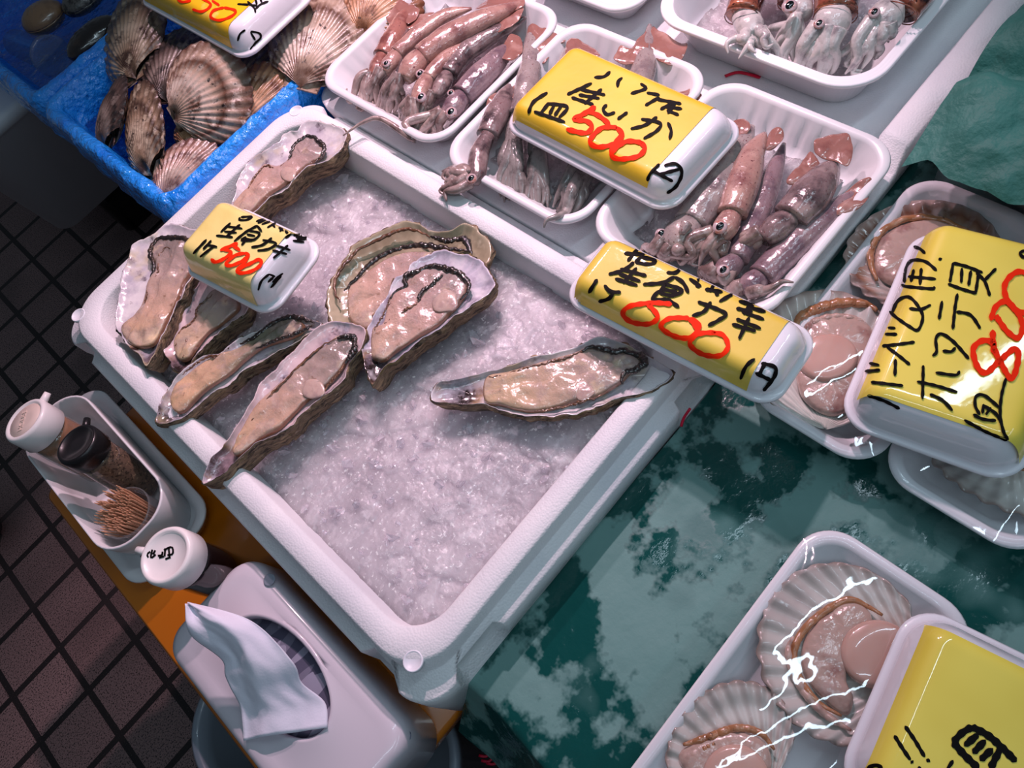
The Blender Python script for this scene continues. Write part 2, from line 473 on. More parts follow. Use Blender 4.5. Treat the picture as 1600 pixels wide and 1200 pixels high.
def rect_ring(cx, cy, hx, hy, r, z, nc=8, ne=6):
    r = max(min(r, hx, hy), 1e-4); P = []
    corners = [(1, 1, 0), (-1, 1, 90), (-1, -1, 180), (1, -1, 270)]
    for k, (sx, sy, a0) in enumerate(corners):
        arc = [(cx + sx * (hx - r) + r * math.cos(math.radians(a0 + 90 * i / nc)),
                cy + sy * (hy - r) + r * math.sin(math.radians(a0 + 90 * i / nc))) for i in range(nc + 1)]
        P += arc
        sx2, sy2, a2 = corners[(k + 1) % 4]
        st = (cx + sx2 * (hx - r) + r * math.cos(math.radians(a2)), cy + sy2 * (hy - r) + r * math.sin(math.radians(a2)))
        for i in range(1, ne):
            P.append((arc[-1][0] + (st[0] - arc[-1][0]) * i / ne, arc[-1][1] + (st[1] - arc[-1][1]) * i / ne))
    return np.array([(x, y, z) for x, y in P])


def rbox(x0, x1, y0, y1, prof, r, nc=8, ne=6, cap0=True, cap1=True, fn=None, rk=.6):
    """rounded box from a list of (inset, z); fn may move each ring"""
    cx, cy, hx, hy = (x0 + x1) / 2, (y0 + y1) / 2, (x1 - x0) / 2, (y1 - y0) / 2
    rings = []
    for k, q in enumerate(prof):
        i, z = q[0], q[1]
        R = rect_ring(cx, cy, hx - i, hy - i, q[2] if len(q) > 2 else r - i * rk, RIM + z, nc, ne)
        if fn:
            R = fn(k, R)
        rings.append(R)
    return bridge(rings, True, cap0, cap1)


def fill(outline, rings, axis=None):
    """ring-filled patch inside an outline; rings: (t, dz) t=1 rim, 0 the middle line; returns V,F,t,u"""
    O = np.asarray(outline, float); c = O[:, :2].mean(0)
    if axis is None:
        U, S, Vt = np.linalg.svd(O[:, :2] - c, full_matrices=False)
        d = Vt[0]; pr = (O[:, :2] - c) @ d; L = (pr.max() - pr.min()) / 2
        wid = np.abs((O[:, :2] - c) @ np.array([-d[1], d[0]])).max()
        h = max(L - wid * .95, .001)
        mid = c + d * (pr.max() + pr.min()) / 2
        A, B = mid - d * h, mid + d * h
    else:
        A, B = np.array(axis[0][:2]), np.array(axis[1][:2])
    d = B - A; l2 = d @ d
    s = np.clip(((O[:, :2] - A) @ d) / l2, 0, 1)
    Q = np.c_[A + np.outer(s, d), O[:, 2]]
    R, T = [], []
    for t, dz in rings:
        r = Q + (O - Q) * t
        r[:, 2] = O[:, 2] * min(t, 1) + O[:, 2].mean() * (1 - min(t, 1)) + dz
        R.append(r); T.append(np.full(len(O), t))
    V, F = bridge(R, True)
    return V, F, np.concatenate(T), A, B


def ellipsoid(c, ax, seg=16, ring=10):
    """ax: 3 axis vectors"""
    c = np.array(c); V = []; F = []
    for i in range(ring + 1):
        ph = math.pi * i / ring
        for j in range(seg):
            th = 2 * math.pi * j / seg
            V.append(c + math.sin(ph) * math.cos(th) * ax[0] + math.sin(ph) * math.sin(th) * ax[1] + math.cos(ph) * ax[2])
    for i in range(ring):
        for j in range(seg):
            F.append((i * seg + j, i * seg + (j + 1) % seg, (i + 1) * seg + (j + 1) % seg, (i + 1) * seg + j))
    return np.array(V), F


# ---------------------------------------------------------------- setting: floor
V = np.array([(-2.2, -1.2, 0), (2.6, -1.2, 0), (2.6, 4.2, 0), (-2.2, 4.2, 0)], float)
fl = mk('floor', V, [(0, 1, 2, 3)], 'floor_tile', smooth=False)
fl.location = (0, 0, 0); fl.data.vertices.foreach_set('co', V.ravel())
tag(fl, 'dark wet brown square tile floor beside the stall', 'floor', kind='structure')


# ---------------------------------------------------------------- foam oyster box with ice
LX0, LX1, LY0, LY1 = -.108, .264, .1985, .7895


def box_notch(k, R):
    """grip notches in the outer flange"""
    if k in (3, 4, 5):
        for p in R:
            x, y = p[0], p[1]
            if y < LY0 - .008 and (-.083 < x < -.03 or .205 < x < .245): p[1] = LY0 - .006
            if x < LX0 - .008 and (.222 < y < .258 or .735 < y < .768): p[0] = LX0 - .005
            if x > LX1 + .008 and .742 < y < .768: p[0] = LX1 + .004
    return R


fb = thing('foam_box', ((LX0 + LX1) / 2, (LY0 + LY1) / 2, RIM - .12),
           'white foam box filled with crushed ice and opened oysters', 'foam box')
f = .0155
V, F = rbox(LX0 - f, LX1 + f, LY0 - f, LY1 + f,
            [(.012, -.12, .012), (.004, -.118, .018), (.002, -.05, .022), (0, -.044, .030), (0, -.024, .032), (.002, -.022, .032), (f - .001, -.021, .036), (f, -.019, .036),
             (f + .0005, -.002), (f + .003, 0), (f + .021, -.0005), (f + .023, -.003), (f + .027, -.06), (f + .032, -.085)],
            .051, nc=12, ne=70, fn=box_notch, rk=.35)
mk('body', V, F, 'foam', fb)
for (px, py) in ((645, 1033), (122, 492), (462, 173)):
    c = at(px, py, 0)
    V, F = lathe(c - (0, 0, .004), c + (0, 0, 1), [(0, .0085), (.0038, .0085), (.0044, .0080), (.0044, .0072), (.0036, .0068)], 24)
    mk('moulding_stud', V, F, 'foam_smooth', fb)
# pen mark on the side of the box
V, F = tube(even_path([at(1076, 637, -.022), at(1066, 652, -.03), at(1062, 665, -.034)] + np.array([0, -.0015, 0]), 8), .0013, 6)
mk('pen_mark', V, F, 'pen_red', fb)


def chip(x, y, sc, tilt, k):
    d, p = noise.voronoi(Vector((x * sc, y * sc, k)))
    c = p[0] * 7.31
    a, b, o = noise.cell(c) - .5, noise.cell(c + Vector((3.3, 9.1, 1.7))) - .5, noise.cell(c + Vector((11.2, 5.9, 8.3))) - .5
    return (a * (x * sc - p[0].x) + b * (y * sc - p[0].y)) * tilt + o * tilt * .35


def ice_sheet(x0, x1, y0, y1, zf, n=(150, 230), amp=.006, cell=70):
    V = []
    for j in range(n[1] + 1):
        for i in range(n[0] + 1):
            x = x0 + (x1 - x0) * i / n[0]; y = y0 + (y1 - y0) * j / n[1]
            wx, wy = x + .006 * ns(x, y, 4, 60), y + .006 * ns(x, y, 8, 60)
            h = amp * (.5 * ns(x, y, .3, 22) + .35 * ns(x, y, 1.3, 48))
            h += amp * (chip(wx, wy, cell * .45, .65, 0) + chip(wx, wy, cell * 1.0, .32, 3) + chip(x, y, cell * 2.6, .10, 6))
            V.append((x, y, RIM + zf(x, y) + h))
    F = [(j * (n[0] + 1) + i, j * (n[0] + 1) + i + 1, (j + 1) * (n[0] + 1) + i + 1, (j + 1) * (n[0] + 1) + i)
         for j in range(n[1]) for i in range(n[0])]
    return V, F


def ice_z(x, y):
    d = min(x - LX0, LX1 - x, y - LY0, LY1 - y) - .023
    far = max(0, min(1, (y - .3) / .45))
    heap = sum(.016 * math.exp(-((x - hx) ** 2 + (y - hy) ** 2) / .0018) for hx, hy in ((.165, .72), (.0, .70), (.03, .63)))
    return -.020 - .022 * far + heap - .010 * math.exp(-max(d, 0) / .02) + .004 * ns(x, y, 0, 9)


V, F = ice_sheet(LX0 + .024, LX1 - .024, LY0 + .024, LY1 - .024, ice_z, n=(270, 430), amp=.0042)
ice = mk('crushed_ice', V, F, 'ice', None)
tag(ice, 'crushed ice bed inside the white oyster box', 'ice', kind='stuff')
CV, CF = [], []
for k in range(260):
    x, y = random.uniform(LX0 + .03, LX1 - .03), random.uniform(LY0 + .03, LY1 - .03)
    r = random.uniform(.0025, .0075) * (1.4 if random.random() < .12 else 1)
    c = np.array([x, y, RIM + ice_z(x, y) + .001])
    ax = [rng.normal(size=3) for _ in range(3)]
    q, _ = np.linalg.qr(np.array(ax))
    v, f4 = ellipsoid(c, [q[0] * r, q[1] * r * .7, q[2] * r * .4], 6, 4)
    v += rng.normal(size=v.shape) * r * .13
    n0 = len(CV); CV += v.tolist(); CF += [[i + n0 for i in q4] for q4 in f4]
chips = mk('ice_chips', CV, CF, 'wet_ice', ice, smooth=False, label='loose clear ice chips')
chips['kind'] = 'stuff'


# ---------------------------------------------------------------- oysters
def oyster(label, crop, rim, meat, z=0., depth=.026, nac='nacre', flesh='meat_beige', frills=(), thin=(), muscle=None, hinge=None, mscale=1., tilt=0., dip=.006):
    zs = z
    O = even_path(W(crop, rim, zs), 150, True)
    M = even_path(W(crop, meat, zs - .002), 110, True)
    c = O.mean(0)
    root = thing('oyster', (c[0], c[1], O[:, 2].min() - depth), label, 'oyster', 'opened oysters on the crushed ice')
    n = len(O)
    seed = c[0] * 31 + c[1] * 17
    # jagged rim
    ang = np.arange(n)
    d = O[:, :2] - c[:2]; dn = d / np.linalg.norm(d, axis=1)[:, None]
    for i in range(n):
        w = .0016 * ns(i * .33, seed, 0) + .001 * ns(i * .9, seed, 3)
        O[i, :2] += dn[i] * w
        O[i, 2] += .0028 * ns(i * .11, seed, 7) + .0012 * ns(i * .5, seed, 9)
    out = [(0, -depth), (.5, -depth * .99), (.78, -depth * .93), (.88, -depth * .8), (.94, -depth * .62), (.985, -depth * .44),
           (1.012, -depth * .28), (1.028, -depth * .15), (1.015, -depth * .05), (1.0, 0)]
    inn = [(.985, .0004), (.96, -.0006), (.92, -.0022), (.84, -dip * .7), (.7, -dip), (.45, -dip * 1.25), (.2, -dip * 1.3), (0, -dip * 1.3)]
    V, F, T, A, B = fill(O, out + inn)
    no = len(out) * n
    for k in range(len(V)):
        x, y, zz = V[k]
        if n <= k < no - n:
            lay = ns(x, y, zz, 1) * 0
            a = .0028 * ns(x * 140, y * 140, zz * 420 + seed) + .0016 * ns(x * 420, y * 420, zz * 900)
            dd = np.array([x - c[0], y - c[1]]); dd /= np.linalg.norm(dd) + 1e-9
            V[k, :2] += dd * a
            V[k, 2] += .4 * a
        elif k >= no:
            V[k, 2] += .0010 * ns(x * 110, y * 110, seed)
    mi = [0 if min(f) < no - n else 1 for f in F]
    hg = np.ones(len(V))
    if hinge:
        hp = W(crop, [hinge], zs)[0]
        hg = np.clip((np.linalg.norm(V[:, :2] - hp[:2], axis=1) * (1 + .35 * np.array([ns(v[0] * 120, v[1] * 120, 5) for v in V])) - .007) / .020, 0, 1)
    mk('shell', V, F, ['shell_rough', nac], root, mi=mi, attr={'hg': hg})
    # flesh
    prof = [(1.0, -.0015), (.985, .0012), (.95, .0026), (.88, .0036), (.78, .0042), (.64, .0047), (.48, .0050), (.3, .0052), (.14, .0052), (0, .0052)]
    V, F, T, A, B = fill(M, [(t, dz * mscale) for t, dz in prof])
    ax = B - A; la = np.linalg.norm(ax); ax = ax / la
    hx = np.array(W(crop, [hinge or meat[0]], zs)[0])[:2]
    pr = (V[:, :2] - M[:, :2].mean(0)) @ ax
    if (hx - M[:, :2].mean(0)) @ ax > 0:
        pr = -pr
    u = (pr - pr.min()) / (pr.max() - pr.min())
    cr = (V[:, :2] - M[:, :2].mean(0)) @ np.array([-ax[1], ax[0]])
    for k in range(len(V)):
        e = min(1, (1 - T[k]) * 5)
        V[k, 2] += e * (.0026 * ns(cr[k] * 130, pr[k] * 34, seed) + .0014 * ns(cr[k] * 330, pr[k] * 90, seed + 4) + .0026 * ns(V[k, 0] * 75, V[k, 1] * 75, seed + 8) - .0012 * abs(ns(V[k, 0] * 130, V[k, 1] * 130, seed + 2)))
    mk('flesh', V, F, flesh, root, attr={'u': u, 't': T})
    for i, (mname, w, path) in enumerate(frills):
        P = even_path(W(crop, path, zs + .0022 * mscale), 90)
        for k in range(len(P)):
            P[k, 0] += .0016 * ns(k * .23, i, seed) + .0004 * math.sin(k * .9); P[k, 1] += .0016 * ns(k * .23, i + 5, seed) + .0004 * math.cos(k * 1.1); P[k, 2] += .0008 * ns(k * .3, i, 2)
        w = w * (1.3 if mname == D else 1)
        V, F = tube(P, [w * .3, w * .8, w, w * .75, w * 1.15, w * .9, w * .3], 9, .75, ruffle=.13)
        mk('mantle_frill', V, F, mname, root)
    if muscle:
        mx, my, mr = muscle
        p = W(crop, [(mx, my), (mx + mr, my), (mx, my - mr * .85)], zs + .0026 * mscale)
        V, F = ellipsoid(p[0], [p[1] - p[0], p[2] - p[0], np.array([0, 0, .0017])], 20, 10)
        V[:, :2] += [(.0030 * ns(v[0] * 90, v[1] * 90, 3), .0030 * ns(v[0] * 90, v[1] * 90, 6)) for v in V]
        V[:, 2] += [.0004 * ns(v[0] * 300, v[1] * 300) for v in V]
        mk('adductor_muscle', V, F, 'muscle_clear', root)
    return root


D, BR = 'frill_dark', 'frill_brown'
oyster('pale opened oyster with dark frill loop in the far box corner', 'K5',
       [(180, 1200), (200, 1080), (250, 920), (270, 800), (380, 610), (560, 500), (700, 410), (760, 330), (900, 290), (960, 220), (1090, 190), (1270, 230), (1390, 290), (1390, 400), (1340, 500), (1240, 590), (1130, 630), (980, 700), (880, 800), (760, 930), (620, 995), (520, 1085), (430, 1170), (300, 1260)],
       [(200, 1170), (260, 1040), (370, 920), (420, 820), (540, 670), (600, 655), (700, 670), (800, 610), (860, 480), (920, 390), (1040, 350), (1140, 420), (1180, 490), (1150, 570), (1040, 640), (950, 700), (860, 800), (640, 940), (560, 1010), (420, 1150), (280, 1190)],
       .008, depth=.030, flesh='meat_pink', nac='nacre', hinge=(190, 1190),
       frills=[(D, .0019, [(800, 610), (830, 530), (880, 430), (960, 380), (1040, 345), (1120, 410), (1180, 460), (1160, 550), (1090, 620)]),
               (BR, .0011, [(350, 960), (420, 830), (520, 700), (570, 660), (690, 685), (780, 620)])],
       muscle=(800, 740, 85))
oyster('broad oyster at the left end of the ice with knobbly white edge', 'K1',
       [(80, 700), (100, 560), (120, 430), (160, 320), (200, 240), (310, 190), (400, 120), (500, 130), (620, 170), (680, 220), (640, 330), (560, 440), (500, 560), (440, 680), (390, 800), (350, 880), (320, 930), (270, 1000), (220, 930), (150, 870), (110, 800), (80, 760)],
       [(120, 770), (200, 700), (250, 630), (290, 500), (340, 400), (310, 300), (340, 230), (430, 210), (550, 230), (600, 260), (560, 420), (520, 480), (470, 600), (420, 700), (380, 790), (320, 880), (220, 895), (150, 850)],
       .012, depth=.034, flesh='meat_peach', nac='nacre', hinge=(235, 925),
       frills=[(D, .0022, [(300, 480), (320, 380), (295, 300), (340, 220), (440, 205), (540, 215), (590, 240)]),
               (BR, .001, [(235, 700), (265, 620), (290, 520), (340, 430), (355, 320), (400, 270), (455, 290)])])
oyster('opened oyster lying partly under the pale yellow 500 sign', 'K1',
       [(375, 800), (430, 680), (480, 580), (540, 470), (640, 440), (800, 500), (920, 590), (900, 680), (760, 775), (660, 865), (580, 950), (540, 1000), (470, 1050), (410, 960), (375, 880)],
       [(450, 880), (490, 790), (570, 720), (620, 640), (690, 540), (800, 540), (860, 640), (760, 740), (660, 810), (590, 900), (540, 970), (480, 970)],
       .003, depth=.030, flesh='meat_beige', nac='nacre_pink', hinge=(480, 1010),
       frills=[(BR, .0011, [(455, 880), (490, 790), (570, 720), (600, 640), (690, 560)]), (BR, .001, [(500, 960), (530, 850), (520, 790)])])
oyster('narrow opened oyster with a grey green upper end', 'K2',
       [(15, 700), (50, 590), (100, 480), (180, 400), (300, 310), (420, 280), (530, 200), (650, 150), (760, 70), (880, 50), (1020, 90), (1050, 110), (960, 180), (870, 235), (800, 265), (680, 335), (580, 385), (490, 475), (400, 515), (300, 595), (200, 680), (110, 720), (40, 730)],
       [(110, 600), (140, 500), (220, 420), (380, 310), (520, 270), (640, 190), (780, 90), (900, 80), (950, 130), (880, 190), (700, 250), (580, 330), (480, 420), (320, 530), (200, 650), (140, 660)],
       .006, depth=.022, flesh='meat_grey', nac='nacre', hinge=(95, 645),
       frills=[(BR, .0011, [(180, 420), (300, 330), (380, 305), (440, 305)]), (D, .0022, [(540, 230), (640, 180), (760, 90), (880, 60), (1000, 95)]), (D, .0016, [(640, 260), (780, 200), (900, 160), (1010, 105)])])
oyster('long opened oyster whose pointed hinge hangs over the box lip', 'K2',
       [(300, 1085), (370, 940), (450, 850), (540, 700), (620, 580), (660, 490), (750, 400), (860, 280), (960, 180), (1080, 100), (1200, 90), (1310, 130), (1330, 180), (1290, 260), (1210, 370), (1180, 460), (1060, 560), (940, 650), (870, 740), (760, 800), (640, 850), (560, 920), (490, 980), (440, 1040), (340, 1095)],
       [(500, 900), (560, 760), (660, 600), (820, 450), (960, 320), (1080, 240), (1160, 180), (1250, 190), (1250, 270), (1170, 400), (1080, 500), (960, 590), (870, 680), (780, 770), (660, 830), (540, 930)],
       .012, depth=.032, flesh='meat_peach', nac='nacre_pink', hinge=(420, 985),
       frills=[(BR, .0013, [(560, 800), (700, 590), (850, 430), (960, 320), (1060, 240), (1150, 190)]), (D, .0024, [(1150, 190), (1240, 185), (1255, 260), (1200, 350)]), (BR, .0011, [(1200, 340), (1150, 420), (1070, 515)])],
       muscle=(1000, 510, 70))
oyster('large deep olive oyster at the back, partly covered by a white frilled oyster', 'K3',
       [(220, 670), (205, 520), (240, 410), (330, 280), (370, 210), (500, 140), (650, 70), (760, 70), (850, 115), (980, 120), (1080, 80), (1180, 150), (1230, 230), (1190, 330), (1000, 500), (800, 620), (600, 760), (440, 800), (330, 760), (260, 720)],
       [(340, 660), (340, 480), (420, 410), (560, 310), (680, 265), (850, 260), (1000, 300), (900, 420), (700, 600), (500, 740), (400, 730)],
       .000, depth=.026, dip=.010, flesh='meat_pink', nac='nacre_olive',
       frills=[(BR, .0022, [(285, 570), (250, 440), (380, 260), (520, 180), (700, 112), (850, 160)]), (D, .0026, [(850, 160), (960, 185), (1060, 175), (1110, 270)]),
               (D, .0024, [(310, 500), (420, 385), (540, 280), (740, 215), (900, 225), (1090, 250)])])
oyster('white oyster with thick black frill leaning on the large olive one', 'K3',
       [(420, 870), (450, 740), (500, 640), (570, 530), (620, 430), (700, 380), (740, 320), (900, 245), (1040, 265), (1160, 300), (1220, 380), (1245, 470), (1120, 580), (1000, 660), (900, 740), (760, 830), (640, 920), (560, 970), (510, 1060), (480, 1080), (440, 970)],
       [(480, 900), (490, 740), (560, 700), (600, 530), (690, 470), (720, 390), (870, 345), (1040, 390), (1090, 470), (1050, 560), (960, 660), (880, 730), (760, 800), (640, 880), (560, 940), (500, 930)],
       .010, depth=.030, flesh='meat_pink', nac='nacre_violet', hinge=(485, 985),
       frills=[(BR, .001, [(500, 740), (560, 640), (600, 540)]), (D, .0024, [(600, 540), (640, 500), (690, 470), (700, 400), (780, 370), (880, 340), (980, 370), (1060, 410), (1090, 480), (1040, 550)]),
               (BR, .0012, [(560, 705), (640, 650), (720, 600), (770, 570)]), (D, .0016, [(770, 570), (800, 500), (870, 450), (930, 390)])],
       muscle=(935, 560, 85))
oyster('long opened oyster lying alone on the ice beside the 600 sign', 'K4',
       [(50, 560), (90, 480), (180, 460), (280, 430), (400, 400), (520, 370), (700, 310), (850, 280), (960, 240), (1100, 190), (1250, 220), (1400, 300), (1520, 370), (1570, 420), (1480, 490), (1360, 540), (1200, 570), (1060, 640), (850, 680), (640, 680), (480, 640), (380, 600), (280, 610), (150, 600), (80, 590)],
       [(390, 590), (400, 440), (560, 400), (760, 340), (940, 290), (1050, 250), (1200, 280), (1330, 310), (1380, 360), (1310, 400), (1250, 470), (1100, 560), (950, 600), (820, 640), (680, 660), (500, 620)],
       .004, depth=.024, flesh='meat_beige', nac='nacre', hinge=(225, 530),
       frills=[(BR, .0013, [(420, 440), (560, 410), (760, 350), (900, 310), (1000, 275)]), (D, .0024, [(1000, 275), (1060, 245), (1180, 275), (1280, 280), (1390, 320), (1340, 390), (1260, 410), (1250, 480)]),
               (BR, .0011, [(700, 650), (850, 630), (1000, 590), (1120, 550)])],
       muscle=(1000, 520, 75))


# ---------------------------------------------------------------- foam trays
def tray(name, label, x0, x1, y0, y1, z, depth, group, r=.034, flutes=26, m='tray_foam', ridged=False, film=None, filmz=.014):
    root = thing(name, ((x0 + x1) / 2, (y0 + y1) / 2, RIM + z - depth - .002), label, 'tray', group)
    prof = [(.035, -depth - .002), (.026, -depth - .001), (.010, -.010), (.004, -.006), (.0005, -.0045), (0, -.002), (.0015, 0)]
    if ridged:
        prof += [(.003, -.0012), (.0045, 0), (.006, -.0012), (.0075, 0), (.009, -.0012)]
    k0 = len(prof) + 2
    prof += [(.0075 if not ridged else .0105, 0), (.010 if not ridged else .012, -.003), (.0155, -.012), (.0205, -depth * .55), (.0245, -depth * .8), (.029, -depth + .002), (.036, -depth), (.06, -depth)]
    k1 = k0 + 3

    def fn(k, R):
        if k0 <= k <= k1 and flutes:
            n = len(R); cx, cy = (x0 + x1) / 2, (y0 + y1) / 2
            for p in R:
                s = (p[0] - x0) if abs(abs(p[1] - cy) - (y1 - y0) / 2) < .035 else (p[1] - y0)
                a = .0016 * max(0, math.sin(s * 2 * math.pi / .0175)) ** .5
                d = np.array([p[0] - cx, p[1] - cy]); d /= np.linalg.norm(d)
                p[:2] += d * a
        return R
    V, F = rbox(x0, x1, y0, y1, [(i, z + d) for i, d in prof], r, nc=10, ne=60, fn=fn)
    mk('tray_body', V, F, m, root)
    if film:
        nx, ny = 46, 34; V = []
        for j in range(ny + 1):
            for i in range(nx + 1):
                u, v = i / nx * 2 - 1, j / ny * 2 - 1
                x = (x0 + x1) / 2 + u * ((x1 - x0) / 2 - .001); y = (y0 + y1) / 2 + v * ((y1 - y0) / 2 - .001)
                rr = r; hx, hy = (x1 - x0) / 2, (y1 - y0) / 2
                ax, ay = abs(u) * hx - (hx - rr), abs(v) * hy - (hy - rr)
                if ax > 0 and ay > 0:
                    l = math.hypot(ax, ay) / rr
                    mxs = max(ax, ay) / rr
                    k = mxs / l if l > 0 else 1
                    x = (x0 + x1) / 2 + math.copysign(hx - rr + ax * k, u); y = (y0 + y1) / 2 + math.copysign(hy - rr + ay * k, v)
                b = (1 - abs(u) ** 4) * (1 - abs(v) ** 4)
                V.append((x, y, RIM + z + .0008 + filmz * b + .0030 * b * ns(x * 14 + y * 26, y * 12, 3) + .0005 * b * ns(x * 60, y * 60, 5)))
        F = [(j * (nx + 1) + i, j * (nx + 1) + i + 1, (j + 1) * (nx + 1) + i + 1, (j + 1) * (nx + 1) + i) for j in range(ny) for i in range(nx)]
        mk('cling_film', V, F, 'film', root, label='clear stretched cling film')
    return root


# platform: big foam lid carrying the squid trays
pl = thing('foam_platform', (.6, .48, RIM - .16), 'white foam platform under the squid trays, raised edge with a grip notch', 'foam platform')
PX0, PX1, PY0, PY1 = .2835, .95, .168, .802


def plat(k, R):
    if k in (3, 4, 5, 6):
        for p in R:
            if p[1] < PY0 + .02 and .60 < p[0] < .655 and k in (3, 4):
                p[1] -= .012
    return R


V, F = rbox(PX0, PX1, PY0, PY1, [(.012, -.16), (.008, -.158), (.004, -.06), (0, -.035), (0, -.003), (.003, 0), (.026, 0), (.029, -.003), (.031, -.026), (.05, -.028)], .03, ne=60, fn=plat)
V[:, 2] = [z if not (x < .52) else min(z, RIM - .026) for x, y, z in V]
mk('platform_body', V, F, 'foam', pl)
for pts in (((1133, 119), (1155, 113), (1188, 121)), ((816, 92), (822, 72), (818, 52))):
    V, F = tube(even_path([at(a, b, -.0265) for a, b in pts], 12), .0022, 6, .3)
    mk('pen_mark', V, F, 'pen_red', pl)

GT = 'foam trays of squid'
tray('food_tray', 'white foam tray of pink squid beside the blue scallop crate', .2885, .513, .563, .779, .010, .034, GT)
tray('food_tray', 'white foam tray of squid under the yellow 500 plate sign', .283, .515, .366, .557, .009, .033, GT)
tray('food_tray', 'white foam tray of squid between the 500 sign and the wrapped scallops', .292, .516, .166, .362, .010, .034, GT)
tray('food_tray', 'white ridged tray of brown fresh squid at the top of the display', .536, .79, .222, .475, .024, .049, GT, ridged=True, flutes=0, m='tray_plastic', r=.045)
tray('food_tray', 'white tray rim just showing behind the squid trays at the top edge', .536, .76, .498, .66, .012, .036, GT, flutes=0)

GW = 'film wrapped trays of half shell scallops'
tray('wrapped_tray', 'film wrapped tray of two scallops beside the squid tray', .2465, .527, .034, .152, -.022, .030, GW, film=True, m='tray_plastic', flutes=0, r=.03)
tray('wrapped_tray', 'film wrapped tray mostly hidden under the large barbecue scallop sign', .2515, .53, -.088, .0335, -.022, .030, GW, film=True, m='tray_plastic', flutes=0, r=.03)
tray('wrapped_tray', 'film wrapped tray of two scallops at the front of the green paper', -.088, .196, -.086, .044, -.022, .030, GW, film=True, m='tray_plastic', flutes=0, r=.03)
tray('wrapped_tray', 'wrapped tray whose rim corner pokes out behind the front yellow sign', -.085, .192, -.225, -.0925, -.022, .030, GW, film=True, m='tray_plastic', flutes=0, r=.03)

# crushed ice in the squid trays
for (x0, x1, y0, y1, z, lab) in ((.325, .485, .40, .525, -.019, 'crushed ice under the squid in the middle tray'),
                                 (.58, .75, .27, .44, -.012, 'crushed ice under the brown squid in the top tray'),
                                 (.33, .48, .60, .745, -.0185, 'crushed ice under the squid beside the blue crate'),
                                 (.328, .482, .202, .33, -.0185, 'crushed ice scattered under the squid by the wrapped scallops')):
    V, F = ice_sheet(x0, x1, y0, y1, lambda x, y: z, n=(60, 60), amp=.006, cell=90)
    tag(mk('crushed_ice', V, F, 'ice'), lab, 'ice', kind='stuff')


